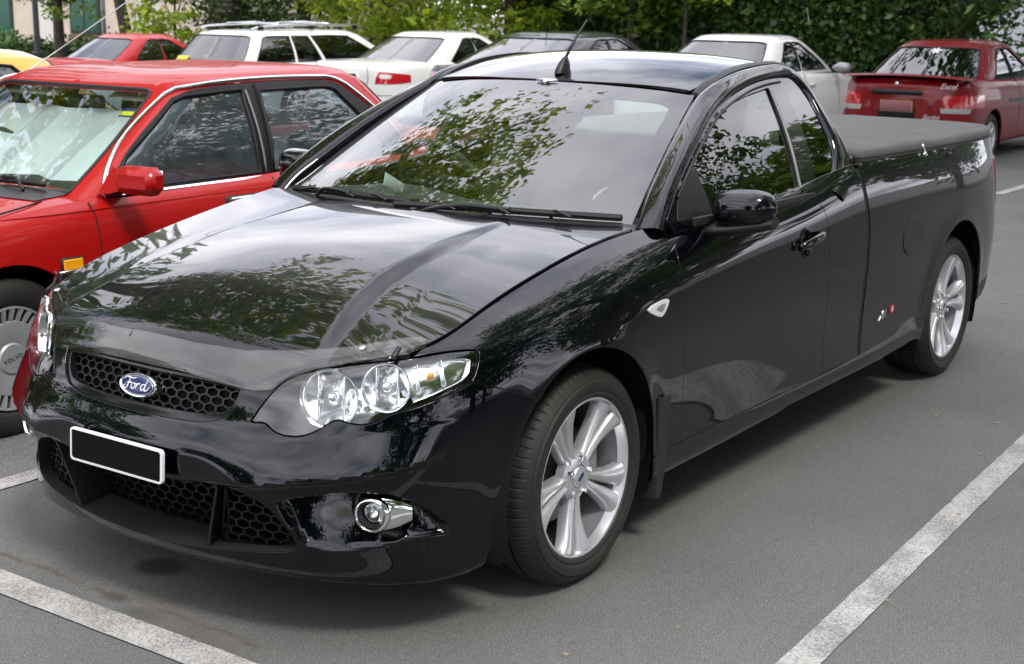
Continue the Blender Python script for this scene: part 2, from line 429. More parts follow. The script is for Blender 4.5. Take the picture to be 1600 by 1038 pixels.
gx, gy = np.meshgrid(xs, ys, indexing='ij'); gv = np.stack([gx, gy, gz(gx, gy)], -1).reshape(-1, 3); ny = len(ys)
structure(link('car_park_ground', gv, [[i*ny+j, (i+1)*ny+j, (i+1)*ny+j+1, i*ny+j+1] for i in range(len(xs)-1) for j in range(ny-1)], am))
# painted lines, worn through to the stone
lm = mat('worn_white_line_paint', (.6, .6, .58), .8)
_n = noise(lm, 130, 5, .8); _w = noise(lm, 5, 4, .6)
wear = ramp(lm, math_(lm, 'ADD', _n, math_(lm, 'MULTIPLY', math_(lm, 'SUBTRACT', _w, .5), .28)), [(.40, grey(0)), (.56, grey(1))])
setc(lm, mixc(lm, wear, (.16, .158, .153), ramp(lm, _w, [(.3, (.36, .355, .335)), (.7, (.47, .463, .44))])))
bump(lm, noise(lm, 210, 3, .7), .5, .005)
def line(x0, y0, x1, y1, w):
    n = max(2, int(math.hypot(x1-x0, y1-y0)/.05)); d = np.array([x1-x0, y1-y0]); d /= np.linalg.norm(d); q = np.array([-d[1], d[0]]); V = []
    r = np.random.default_rng(int(abs(x0*97+y0*31)*10))
    for t in np.linspace(0, 1, n):
        c = np.array([x0, y0])+(np.array([x1-x0, y1-y0]))*t
        for s in (-1, 1):
            p = c+q*s*(w/2+r.normal(0, .0009)); V.append((p[0], p[1], GZ(*p)+.004+(.0015 if abs(d[1]) > .5 else 0)))
    structure(link('painted_line', V, [[2*i, 2*i+1, 2*i+3, 2*i+2] for i in range(n-1)], lm))
line(.965, 1.665, -4.3, 1.455, .097)
line(1.037, -4.2, 1.018, 2.4, .113)
line(.96, -1.228, -4.3, -1.19, .098)
line(.96, -4.05, -4.3, -3.99, .098)
for y in (-1.12, -3.9, -6.6, -9.4, -12.2, -15.0, -17.9): line(-10.4, y, -17.8, y-.05, .1)
lit = []; g_ = np.random.default_rng(77)
for _ in range(150):
    x, y = g_.uniform(-9, 2.6), g_.uniform(-1.1, 3.2)
    if -4.3 < x < 1.05 and abs(y) < .98 and g_.random() < .8: continue
    r = g_.uniform(.004, .014); k = 5; a = g_.random()*6.28
    lit.append(loft([[(x+r*math.cos(a+t)*(1+.4*math.cos(2*t)), y+r*math.sin(a+t), GZ(x, y)+h) for t in np.linspace(0, 6.283, k, endpoint=False)] for h in (.0005, .0045)]))
structure(link('leaf_litter', *merge(*lit), mat('dry_leaf_bits', (.24, .20, .13), .9), smooth=False), 'stuff')
# ---------------------------------------------------------------- foliage
def leaf_material(name, cols, trans=.35):
    m = bpy.data.materials.new(name); m.use_nodes = True; t = m.node_tree; t.nodes.clear(); N = t.nodes.new; L = t.links.new
    g = N('ShaderNodeNewGeometry'); r = N('ShaderNodeValToRGB'); L(g.outputs['Random Per Island'], r.inputs[0]); e = r.color_ramp.elements
    while len(e) < len(cols): e.new(.5)
    for i, c in enumerate(cols): e[i].position = i/(len(cols)-1); e[i].color = (*c, 1)
    d = N('ShaderNodeBsdfDiffuse'); tl = N('ShaderNodeBsdfTranslucent'); gl = N('ShaderNodeBsdfGlossy'); gl.inputs['Roughness'].default_value = .38; gl.inputs[0].default_value = (.55, .55, .55, 1)
    L(r.outputs[0], d.inputs[0])
    hs = N('ShaderNodeHueSaturation'); hs.inputs['Hue'].default_value = .485; hs.inputs['Value'].default_value = 1.35; L(r.outputs[0], hs.inputs['Color']); L(hs.outputs[0], tl.inputs[0])
    m1 = N('ShaderNodeMixShader'); m1.inputs[0].default_value = trans; L(d.outputs[0], m1.inputs[1]); L(tl.outputs[0], m1.inputs[2])
    m2 = N('ShaderNodeMixShader'); m2.inputs[0].default_value = .06; L(m1.outputs[0], m2.inputs[1]); L(gl.outputs[0], m2.inputs[2])
    o = N('ShaderNodeOutputMaterial'); L(m2.outputs[0], o.inputs[0]); return m
L_DARK = leaf_material('dark_ivy_leaves', [(0.020, 0.049, 0.013), (0.038, 0.086, 0.018), (0.070, 0.148, 0.027), (0.113, 0.209, 0.045)], .25)
L_BRIGHT = leaf_material('light_green_leaves', [(0.118, 0.202, 0.015), (0.199, 0.304, 0.022), (0.305, 0.404, 0.031), (0.398, 0.485, 0.038)], .45)
L_MID = leaf_material('mid_green_leaves', [(0.053, 0.110, 0.016), (0.098, 0.188, 0.022), (0.146, 0.242, 0.030), (0.208, 0.307, 0.038)], .35)
L_CON = leaf_material('conifer_needles', [(0.025, 0.058, 0.016), (0.046, 0.090, 0.022), (0.082, 0.134, 0.035), (0.108, 0.162, 0.044)], .2)
BARK = mat('tree_bark', (.06, .045, .035), .9); setc(BARK, ramp(BARK, noise(BARK, 14, 5, .7), [(.35, (.028, .022, .018)), (.65, (.10, .08, .065))])); bump(BARK, noise(BARK, 22, 4), .6, .02)
def leaves(name, C, size, mt, parent, rng, up=.5, aspect=.55, drop=0.0):
    n = len(C); nrm = rng.normal(size=(n, 3)); nrm[:, 2] = np.abs(nrm[:, 2])+up; nrm /= np.linalg.norm(nrm, axis=1, keepdims=True)
    a = rng.normal(size=(n, 3)); a[:, 2] -= drop; a -= nrm*(a*nrm).sum(1, keepdims=True); a /= np.linalg.norm(a, axis=1, keepdims=True); b = np.cross(nrm, a)
    s = (size*np.exp(rng.normal(0, .28, n)))[:, None]
    V = np.stack([C-a*s*.5, C+b*s*.5*aspect+nrm*s*.07, C+a*s*.55, C-b*s*.5*aspect+nrm*s*.07], 1).reshape(-1, 3)
    me = bpy.data.meshes.new(name); me.vertices.add(4*n); me.vertices.foreach_set('co', V.ravel()); me.loops.add(4*n); me.loops.foreach_set('vertex_index', np.arange(4*n, dtype=np.int32))
    me.polygons.add(n); me.polygons.foreach_set('loop_start', np.arange(0, 4*n, 4, dtype=np.int32)); me.update(calc_edges=True); me.validate()
    me.materials.append(mt); o = bpy.data.objects.new(name, me); COL.objects.link(o); o.parent = parent; return o
def crown_points(rng, c, r, clumps, per, cr, flat=.55, shell=.55):
    """leaf positions in clumps spread through an ellipsoid; gaps stay open between the clumps"""
    d = rng.normal(size=(clumps, 3)); d /= np.linalg.norm(d, axis=1, keepdims=True); k = shell+(1-shell)*rng.random(clumps)**.6
    K = np.array(c)+d*k[:, None]*np.array(r)*(.8+.35*rng.random((clumps, 1)))
    sz = cr*(.55+.9*rng.random(clumps)); P = rng.normal(size=(clumps, per, 3)); P /= np.maximum(np.linalg.norm(P, axis=2, keepdims=True), 1e-6)
    P *= (rng.random((clumps, per, 1))**.45)*sz[:, None, None]*np.array([1, 1, flat])
    return (K[:, None]+P).reshape(-1, 3), K
def tree(name, label, x, y, h, trunk_r, c, r, clumps, per, cr, size, mt, seed, lean=(0, 0), group=None, flat=.55, shell=.5, cat='tree', limbs=7, drop=.2):
    g = np.random.default_rng(seed); z0 = GZ(x, y); t = thing(name, label, cat, (x, y, z0), 0, group)
    top = np.array([lean[0], lean[1], h]); parts = []
    path = [np.array([0, 0, -.1])]+[top*k+np.array([g.normal(0, .03), g.normal(0, .03), 0])*h*.25*k for k in (.18, .38, .6, .8, 1.0)]
    parts.append(tube(curve(path, h/14, 170, False), np.linspace(trunk_r*1.1, trunk_r*.3, len(curve(path, h/14, 170, False))), 9))
    P, K = crown_points(g, c, r, clumps, per, cr, flat, shell)
    for i in g.choice(len(K), min(limbs, len(K)), False):
        s = path[2]+(path[4]-path[2])*g.random(); e = K[i]; m = (s+e)/2+np.array([0, 0, .12*np.linalg.norm(e-s)])
        cc = curve([s, m, e], .35, 170, False); parts.append(tube(cc, np.linspace(trunk_r*.38, trunk_r*.07, len(cc)), 6))
    link('trunk', *merge(*parts), BARK, t, angle=60)
    leaves('crown', P, size, mt, t, g, drop=drop); return t
# hedge wall of ivy behind the right half of the far row
def hedge(name, label, x0, x1, y0, y1, h, n, size, mt, seed, hw=.45, cat='hedge'):
    g = np.random.default_rng(seed); cx, cy = (x0+x1)/2, (y0+y1)/2; z0 = GZ(cx, cy); t = thing(name, label, cat, (cx, cy, z0)); L = math.hypot(x1-x0, y1-y0)
    d = np.array([x1-x0, y1-y0])/L; q = np.array([-d[1], d[0]])
    if q[0] < 0: q = -q
    s = (g.random(n)-.5)*L; face = g.random(n); z = h*g.random(n)**.9; dep = np.where(face < .82, hw+.10*np.sin(s*1.7+z*2.1)+.16*np.sin(s*.63+1.3*z)+g.normal(0, .07, n), g.uniform(-hw, hw, n)); z = np.where(face < .82, z, h+g.normal(0, .12, n)+.1*np.sin(s*1.3))
    P = np.c_[d[0]*s+q[0]*dep, d[1]*s+q[1]*dep, z]
    leaves('leaves', P, size, mt, t, g, up=.1, aspect=.75, drop=.6)
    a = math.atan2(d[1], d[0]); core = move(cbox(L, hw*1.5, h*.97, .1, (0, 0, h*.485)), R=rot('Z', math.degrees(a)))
    link('shade_core', *core, mat('hedge_shade', (.010, .014, .007), 1), t, smooth=False); return t  # solid dark box, its colour stands for the shade inside the hedge
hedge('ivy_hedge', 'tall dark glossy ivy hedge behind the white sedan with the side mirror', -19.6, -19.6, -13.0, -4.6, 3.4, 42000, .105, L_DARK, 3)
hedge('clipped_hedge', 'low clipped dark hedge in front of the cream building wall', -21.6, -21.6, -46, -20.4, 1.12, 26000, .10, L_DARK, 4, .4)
NB = 'light green trees behind the far row of cars'
tree('maple_tree', 'light green maple hanging over the roof of the white hatch-tailed sedan', -19.2, -16.0, 4.6, .13, (0, 0, 3.1), (2.3, 2.1, 2.2), 210, 62, .55, .135, L_BRIGHT, 11, group=NB)
tree('maple_tree', 'light green maple above the roof of the dark grey sedan', -18.6, -12.6, 4.4, .12, (0, 0, 3.0), (2.1, 1.9, 1.9), 180, 62, .5, .13, L_BRIGHT, 12, group=NB)
tree('maple_tree', 'mid green maple with drooping twigs right of the thin grey pole', -18.4, -9.9, 4.3, .10, (0, 0, 3.05), (1.5, 1.5, 1.65), 120, 60, .45, .125, L_MID, 13, group=NB)
tree('young_tree', 'young tree with thin pale stem and light crown beside the ivy hedge', -18.0, -8.65, 3.6, .045, (0, 0, 2.9), (.8, .8, 1.05), 60, 60, .35, .12, L_BRIGHT, 14)
tree('young_tree', 'slender sapling with airy lime green crown left of the white wagon', -18.0, -20.75, 3.2, .04, (0, .0, 2.15), (.85, 1.05, 1.05), 50, 60, .34, .12, L_BRIGHT, 15)
tree('leaning_tree', 'tree with a dark leaning trunk before the cream wall', -20.2, -24.6, 5.5, .17, (.4, .8, 4.3), (1.5, 1.7, 1.6), 70, 60, .5, .14, L_MID, 16, lean=(.3, -.9))
tree('street_tree', 'dark green tree beside the lamp post at far left', -20.6, -27.9, 5.5, .15, (0, 0, 3.7), (1.0, 1.1, 2.0), 95, 60, .42, .13, L_MID, 17)
for k, (x, y, r, h, lb) in enumerate(((-22.0, -23.0, 1.3, 6.5, 'dark conifer nearest the brown louvred panel'), (-22.3, -21.2, 1.5, 7.2, 'tall dark conifer behind the roof rails of the white wagon'), (-22.6, -19.2, 1.6, 6.8, 'dark conifer between the wagon and the light green maple'))):
    tree('conifer_tree', lb, x, y, h, .16, (0, 0, h*.50), (r, r, h*.47), 190, 60, .5, .12, L_CON, 20+k, group='dark conifers behind the white wagon', flat=.7, shell=.35, drop=.8)
tree('shade_tree', 'large dark trunked tree behind the red hatchback at far right', -17.6, -2.55, 8, .26, (.2, .2, 5.2), (3.2, 3.0, 3.5), 230, 60, .7, .16, L_DARK, 30, flat=.6)
tree('shade_tree', 'dark loose tree with sky gaps behind the red sedan spoiler', -18.8, -4.4, 6, .10, (0, 0, 3.1), (1.5, 1.6, 2.2), 95, 55, .42, .12, L_DARK, 31)
# trees around and behind the photographer, seen only in the paint and glass
OV = 'tall trees round the car park'
tree('park_tree', 'tall broad tree overhanging beyond the red sedan, out of frame', -3.9, -10.9, 12.5, .30, (1.2, 2.2, 9.4), (4.8, 4.4, 3.2), 270, 60, .80, .20, L_BRIGHT, 40, group=OV, shell=.35, limbs=16)
for k, (x, y, h, r, lb) in enumerate(((-1.5, 11.5, 13, 5.0, 'opposite the doors of the black utility'), (6, 13.5, 12, 4.8, 'opposite the nose of the black utility'), (-9.5, 8.0, 19, 6.0, 'opposite the tray of the black utility'), (15, 14, 8.5, 4.2, 'behind the photographer to the right'), (21, 4, 6.5, 3.6, 'straight ahead of the black utility'), (20, -8, 7, 4, 'ahead of the red sedan'), (13, -19, 12, 5, 'at the far front left corner of the car park'), (2, -22, 11, 5, 'beyond the yellow hatchback'), (-4.5, -16.5, 9, 4.4, 'left of the overhanging tree'), (1.5, -14.5, 8.5, 4.2, 'nearest the front of the red sedan on its far side'), (-17, 12.5, 9, 4.5, 'beside the end of the far row'), (-24, 7, 10, 4.5, 'past the right end of the ivy hedge'), (-5, 20, 12, 5, 'in the second line opposite the black utility'))):
    tree('park_tree', 'tall leafy tree '+lb, x, y, h, .28, (0, 0, h*.54), (r, r, h*.44), 150 if h < 12.6 else 300, 60 if h < 12.6 else 110, 1.15, .42 if h < 12.6 else .21, L_MID, 50+k, group=OV, limbs=5)
# ---------------------------------------------------------------- cream building far left, posts
CW = mat('cream_render', (.60, .50, .40), .9); setc(CW, ramp(CW, noise(CW, 3, 5), [(.3, (.55, .46, .37)), (.7, (.66, .56, .455))]))
PW = mat('pale_render', (.66, .62, .56), .9); GW = mat('green_window', (.010, .085, .05), .25); GF = mat('dark_green_frame', (.012, .03, .022), .5); BR = mat('brown_louvre', (.11, .085, .06), .7); SB = mat('brown_sill', (.16, .10, .06), .8)
bd = thing('cream_building', 'cream rendered building with green windows behind the low hedge', 'building', (-25.5, -33, GZ(-25.5, -33)))
link('wall', *cbox(.4, 27, 4.6, .01, (-.2, -.5, 2.3)), CW, bd, smooth=False)
link('roof', *cbox(1.4, 28, .25, .02, (-.2, -.5, 4.72)), BR, bd, smooth=False)
for y, w in ((-1.55, 1.05), (2.9, 1.0), (-6.5, 1.2)): link('pilaster', *cbox(.12, w, 4.5, .01, (.05, y, 2.26)), PW, bd, smooth=False)
for y, w, z in ((.08, 1.35, 1.28), (-4.0, 1.25, 1.02), (-9, 1.3, 1.02)):
    f = link('window', *cbox(.08, w, 2.4, .01, (.03, y, z+1.2)), GF, bd, smooth=False)
    link('pane', *cbox(.04, w*.40, 2.2, .005, (.06, y-w*.23, z+1.2)), GW, f, smooth=False); link('pane', *cbox(.04, w*.40, 2.2, .005, (.06, y+w*.23, z+1.2)), GW, f, smooth=False)
    link('sill', *cbox(.14, w+.1, .46, .01, (.05, y, z-.25)), SB, f, smooth=False)
lv = link('louvred_panel', *cbox(.06, 1.5, 2.2, .01, (.03, 6.1, 1.9)), BR, bd, smooth=False)
for k in range(13): link('louvre_slat', *move(cbox(.09, 1.42, .05, .004, (.09, 6.1, .95+.155*k)), R=np.eye(3)), BR, lv, smooth=False)
STEEL = mat('dark_painted_steel', (.03, .033, .04), .45); GALV = mat('galvanised_steel', (.36, .37, .39), .5, .6)
x, y = -18.6, -26.15; lp = thing('lamp_post', 'dark grey lamp post left of the red sedan', 'lamp post', (x, y, GZ(x, y)))
link('shaft', *loft([[(r*math.cos(a), r*math.sin(a), z) for a in np.linspace(0, 2*math.pi, 14, endpoint=False)] for z, r in ((0, .12), (.85, .115), (.87, .13), (.93, .13), (.95, .075), (4.2, .055))]), STEEL, lp, angle=40)
link('lantern', *loft([[(r*math.cos(a), r*math.sin(a), z) for a in np.linspace(0, 2*math.pi, 8, endpoint=False)] for z, r in ((4.2, .06), (4.25, .17), (4.7, .24), (4.72, .28), (4.95, .05))]), STEEL, lp, angle=30)
for x, y, r, lb in ((-21.2, -26.9, .05, 'thin galvanised pole before the green window'), (-19.0, -10.45, .04, 'thin grey pole rising behind the dark grey sedan')):
    p = thing('steel_pole', lb, 'pole', (x, y, GZ(x, y))); link('shaft', *tube([(0, 0, 0), (0, 0, 4.4)], r, 10), GALV, p); link('cap', *lathe([(0, 4.44), (r*1.1, 4.42), (r*1.15, 4.39)], 10)[:1], [], GALV, p) if False else link('cap', *move(cbox(r*2.2, r*2.2, .05, .01), (0, 0, 4.42)), GALV, p)
pb = thing('sky_gap_wall', 'pale grey wall added for the bright sky gaps in the leaves behind the red hatchback', 'building', (-31, -4, GZ(-31, -4)))  # added pale wall, stands for bright sky between the leaves
link('wall', *cbox(.3, 14, 3.2, .01, (0, 0, 1.6)), mat('pale_grey_wall', (.62, .66, .68), .9), pb, smooth=False); link('roof', *cbox(2.2, 15, .2, .02, (0, 0, 3.32)), BR, pb, smooth=False)
# ---------------------------------------------------------------- smooth surfaces (uniform cubic B-splines)
def bsp(t):
    t2 = t*t; t3 = t2*t
    return np.stack([(1-3*t+3*t2-t3)/6, (4-6*t2+3*t3)/6, (1+3*t+3*t2-3*t3)/6, t3/6], -1)

class Grid:
    """tensor B-spline of a control array P[nu, nv, 3]; mirror = the first / last row is mirrored in y"""
    def __init__(s, P, mirror0=False, mirror1=False):
        P = np.asarray(P, float); s.nu, s.nv = P.shape[:2]
        M = np.array([1, -1, 1.0])
        a = P[1:2]*M if mirror0 else 2*P[:1]-P[1:2]
        b = P[-2:-1]*M if mirror1 else 2*P[-1:]-P[-2:-1]
        Q = np.concatenate([a, P, b], 0)
        s.Q = np.concatenate([2*Q[:, :1]-Q[:, 1:2], Q, 2*Q[:, -1:]-Q[:, -2:-1]], 1)
    def ev(s, u, v):
        u = np.clip(u, 0, s.nu-1-1e-9); v = np.clip(v, 0, s.nv-1-1e-9)
        i = np.floor(u).astype(int); j = np.floor(v).astype(int)
        bu = bsp(u-i); bv = bsp(v-j); out = 0
        for a in range(4):
            for b in range(4):
                out = out+(bu[..., a]*bv[..., b])[..., None]*s.Q[i+a, j+b]
        return out

def smooth(a, b, x):
    t = np.clip((x-a)/(b-a), 0, 1); return t*t*(3-2*t)

class Surf:
    """map from a flat domain (metres) to space, F(a, b); displaced along its normal by disp(a, b, p)"""
    disp = None
    def raw(s, a, b): raise NotImplementedError
    def nrm0(s, a, b, h=2e-3, f=None):
        f = f or s.raw
        n = np.cross(f(a+h, b)-f(a-h, b), f(a, b+h)-f(a, b-h))
        return n/np.maximum(np.linalg.norm(n, axis=-1, keepdims=True), 1e-12)*s.sign
    sign = 1.0
    def F(s, a, b):
        a = np.asarray(a, float); b = np.asarray(b, float)
        p = s.raw(a, b)
        if s.disp is None: return p
        return p+s.nrm0(a, b)*s.disp(a, b, p)[..., None]
    def N(s, a, b, h=2e-3): return s.nrm0(np.asarray(a, float), np.asarray(b, float), h, s.F)

class Fence(Surf):
    """wall round the plan of a car: stations along the plan, rows up the height; domain = (arc length, z)"""
    def __init__(s, P, mirror0=True, mirror1=True):
        s.g = Grid(P, mirror0, mirror1); P = np.asarray(P, float)
        mid = P[:, P.shape[1]//2, :2]
        s.sk = np.concatenate([[0], np.cumsum(np.linalg.norm(np.diff(mid, axis=0), axis=1))])
        s.uk = np.arange(len(s.sk), dtype=float)
        s.L = s.sk[-1]; s.sign = 1.0; s.zk = P[:, :, 2]
        vv = np.linspace(0, s.g.nv-1, 60); uu = np.linspace(0, s.g.nu-1, 240)
        U, V = np.meshgrid(uu, vv, indexing='ij'); s.Z = s.g.ev(U, V)[..., 2]; s.uu = uu; s.vv = vv
        s.zmin = lambda a: np.interp(np.interp(a, s.sk, s.uk), uu, s.Z[:, 0])
        s.zmax = lambda a: np.interp(np.interp(a, s.sk, s.uk), uu, s.Z[:, -1])
    def uv(s, a, z):
        u = np.interp(np.abs(a), s.sk, s.uk)
        # z table is monotone in v: invert by interpolation in the two neighbouring columns, then polish
        du = s.uu[1]; i = np.clip((u/du).astype(int), 0, len(s.uu)-2); t = (u/du-i)[..., None]
        col = s.Z[i]*(1-t)+s.Z[i+1]*t
        k = np.clip((col < z[..., None]).sum(-1), 1, col.shape[-1]-1)
        z0 = np.take_along_axis(col, (k-1)[..., None], -1)[..., 0]; z1 = np.take_along_axis(col, k[..., None], -1)[..., 0]
        v = s.vv[k-1]+(s.vv[1])*np.clip((z-z0)/np.maximum(z1-z0, 1e-9), -1, 1)
        v = np.clip(v, 0, s.g.nv-1)
        for _ in range(3):
            h = 1e-3
            f0 = s.g.ev(u, v)[..., 2]; f1 = s.g.ev(u, v+h)[..., 2]; f2 = s.g.ev(u, v-h)[..., 2]
            v = np.clip(v-(f0-z)/np.maximum((f1-f2)/(2*h), 1e-4), 0, s.g.nv-1)
        return u, v
    def raw(s, a, b):
        a, b = np.broadcast_arrays(np.asarray(a, float), np.asarray(b, float))
        u, v = s.uv(a, b); p = s.g.ev(u, v)
        p = p.copy(); p[..., 1] *= np.where(a < 0, -1, 1); return p
    def dom(s, pts):
        """space points (x, y>=0, z) on the wall -> (arc length, z)"""
        pts = np.atleast_2d(np.asarray(pts, float)); out = []
        aa = np.linspace(0, s.L, 320)
        for p in pts:
            q = s.raw(aa, np.full_like(aa, p[2])); d = np.hypot(q[:, 0]-p[0], q[:, 1]-abs(p[1]))
            k = int(d.argmin()); k0, k1 = max(k-1, 0), min(k+1, 319)
            a2 = np.linspace(aa[k0], aa[k1], 40); q = s.raw(a2, np.full_like(a2, p[2])); d = np.hypot(q[:, 0]-p[0], q[:, 1]-abs(p[1]))
            out.append((a2[int(d.argmin())], p[2]))
        return np.array(out)

class Top(Surf):
    """height field z(x, y), symmetric in y; control rows at xs (falling), columns at ys from 0 out"""
    def __init__(s, xs, ys, Z):
        s.xs = np.asarray(xs, float); s.ys = np.asarray(ys, float)
        Z = np.asarray(Z, float)
        P = np.zeros(Z.shape+(3,)); P[..., 0] = s.xs[:, None]; P[..., 1] = s.ys[None]; P[..., 2] = Z
        M = np.concatenate([P[:, :0:-1]*np.array([1, -1, 1.0]), P], 1)   # mirrored columns first
        s.g = Grid(M); s.o = len(s.ys)-1
        uu = np.linspace(0, len(s.xs)-1, 8000); s._x = s.g.ev(uu, np.full_like(uu, s.o))[:, 0]; s._u = uu
        vv = np.linspace(0, M.shape[1]-1, 8000); s._y = s.g.ev(np.zeros_like(vv), vv)[:, 1]; s._v = vv
        s.sign = 1.0
    def raw(s, a, b):
        a, b = np.broadcast_arrays(np.asarray(a, float), np.asarray(b, float))
        u = np.interp(-a, -s._x, s._u); v = np.interp(b, s._y, s._v)
        p = s.g.ev(u, v).copy(); p[..., 0] = a; p[..., 1] = b; return p
# ---------------------------------------------------------------- the black utility: surfaces of its body
# plan stations (x, y) of the widest waterline, from the middle of the nose round the left side to the tail
U_BASE = [(.958, 0), (.95, .20), (.918, .40), (.853, .57), (.755, .715), (.625, .82), (.47, .878), (.30, .91), (0, .930), (-.37, .922),
          (-.9, .918), (-1.4, .922), (-1.83, .927), (-2.3, .934), (-2.7, .937), (-3.104, .936), (-3.45, .922), (-3.75, .888), (-3.96, .808),
          (-4.08, .675), (-4.13, .42), (-4.145, 0)]
# profiles: eleven (height, distance in from the base line) from the underside up, at chosen stations
U_PROF = {
 0: [(.185, .12), (.19, .06), (.21, .045), (.27, .035), (.36, .02), (.45, .0), (.53, .005), (.58, .055), (.635, .065), (.70, .09), (.73, .13)],
 2: [(.185, .12), (.19, .06), (.21, .045), (.27, .035), (.36, .02), (.45, .0), (.53, .005), (.58, .045), (.635, .06), (.70, .085), (.73, .125)],
 3: [(.18, .12), (.185, .05), (.205, .035), (.27, .033), (.36, .02), (.45, .0), (.53, .005), (.60, .03), (.665, .055), (.73, .09), (.76, .135)],
 4: [(.165, .12), (.17, .055), (.19, .038), (.26, .042), (.36, .025), (.46, .0), (.55, .003), (.63, .02), (.70, .045), (.755, .085), (.782, .13)],
 5: [(.155, .12), (.16, .055), (.18, .032), (.25, .032), (.36, .018), (.46, .0), (.55, .0), (.64, .01), (.72, .03), (.767, .06), (.793, .10)],
 6: [(.155, .12), (.165, .05), (.185, .025), (.26, .018), (.37, .01), (.47, .0), (.56, .0), (.66, .006), (.755, .03), (.81, .075), (.84, .13)],
 7: [(.21, .12), (.22, .05), (.24, .03), (.30, .018), (.38, .01), (.48, .0), (.58, .0), (.69, .004), (.79, .03), (.852, .088), (.883, .168)],
 8: [(.20, .12), (.21, .05), (.235, .025), (.31, .015), (.42, .01), (.52, .005), (.62, .0), (.73, .004), (.83, .03), (.905, .095), (.941, .19)],
 9: [(.20, .12), (.206, .04), (.23, .010), (.325, .016), (.44, .014), (.55, .008), (.66, .0), (.78, .002), (.885, .022), (.965, .085), (1.0, .18)],
 10: [(.205, .12), (.211, .04), (.235, .008), (.325, .018), (.45, .018), (.56, .010), (.67, .0), (.79, .0), (.89, .012), (.97, .035), (1.015, .066)],
 11: [(.21, .12), (.216, .04), (.24, .008), (.33, .018), (.45, .018), (.56, .010), (.67, .0), (.79, .0), (.90, .012), (.985, .035), (1.03, .066)],
 12: [(.22, .12), (.226, .04), (.25, .008), (.34, .018), (.45, .016), (.57, .008), (.69, .0), (.81, .0), (.93, .010), (1.035, .03), (1.093, .055)],
 14: [(.235, .12), (.24, .04), (.262, .012), (.34, .014), (.45, .010), (.57, .004), (.69, .0), (.82, .002), (.94, .012), (1.03, .032), (1.086, .056)],
 16: [(.26, .12), (.265, .04), (.285, .015), (.35, .012), (.45, .008), (.57, .0), (.69, .0), (.82, .006), (.92, .02), (1.01, .04), (1.072, .062)],
 18: [(.28, .12), (.29, .05), (.31, .03), (.37, .02), (.46, .01), (.58, .0), (.70, .01), (.82, .02), (.92, .03), (1.00, .05), (1.062, .07)],
 21: [(.29, .12), (.30, .05), (.32, .02), (.38, .01), (.46, .0), (.57, .0), (.67, .03), (.80, .045), (.91, .05), (1.0, .06), (1.06, .075)],
}
def fence_points(base, prof):
    base = np.array(base, float); n = len(base)
    ext = np.vstack([base[1]*[1, -1], base, base[-2]*[1, -1]])
    t = ext[2:]-ext[:-2]; t /= np.linalg.norm(t, axis=1, keepdims=True)
    nrm = np.stack([-t[:, 1], t[:, 0]], 1)*-1        # towards the outside for a path nose -> left -> tail
    if (nrm[0]*[1, 0]).sum() < 0: nrm = -nrm
    ks = sorted(prof); A = np.array([prof[k] for k in ks], float)
    P = np.zeros((n, A.shape[1], 3))
    for i in range(n):
        for j in range(A.shape[1]):
            z = np.interp(i, ks, A[:, j, 0]); d = np.interp(i, ks, A[:, j, 1])
            P[i, j, :2] = base[i]-nrm[i]*d; P[i, j, 2] = z
    return P
ute = Fence(fence_points(U_BASE, U_PROF))
ARCH_F = (.035, .34, .383); ARCH_R = (-3.07, .345, .387)
FOG_CUT = np.array([(.475, .408), (.54, .426), (.603, .442), (.659, .450), (.716, .446), (.764, .425), (.80, .385), (.822, .335), (.82, .303), (.753, .308), (.697, .287), (.603, .274), (.545, .294), (.515, .33)])
def ute_disp(a, z, p):
    sh = np.shape(p)[:-1]; p = np.atleast_2d(p); d = np.zeros(p.shape[:-1])
    for cx, cz, r in (ARCH_F, ARCH_R):
        q = np.hypot(p[..., 0]-cx, p[..., 2]-cz)-r
        d = d+.006*np.exp(-(np.maximum(q, 0)/.05)**2)
    m = (p[..., 0] > .40) & (p[..., 2] < .62)
    if m.any():                                    # nose: ledge under the headlamps, ramped cut round the fog lamps
        y = np.abs(p[m][:, 1]); zz_ = p[m][:, 2]
        A = smooth(.24, .46, y)*smooth(.845, .75, y); t = zz_-np.interp(y, [.2, .38, .462, .545, .619, .687, .748, .795, .83], [.45, .455, .464, .478, .489, .501, .511, .527, .55])
        e = .027*A*np.where(t > 0, np.clip(1-t/.105, 0, 1)**1.25, smooth(-.017, .0, t))
        Q = np.c_[y, zz_]; dist = pdist(Q, FOG_CUT); ins = inside(Q, FOG_CUT)
        e = e-.070*np.clip((zz_-.272)/.165, 0, 1)*np.where(ins, smooth(0, .015, dist), 0)
        d[m] = d[m]+e
    return d.reshape(sh)
ute.disp = ute_disp
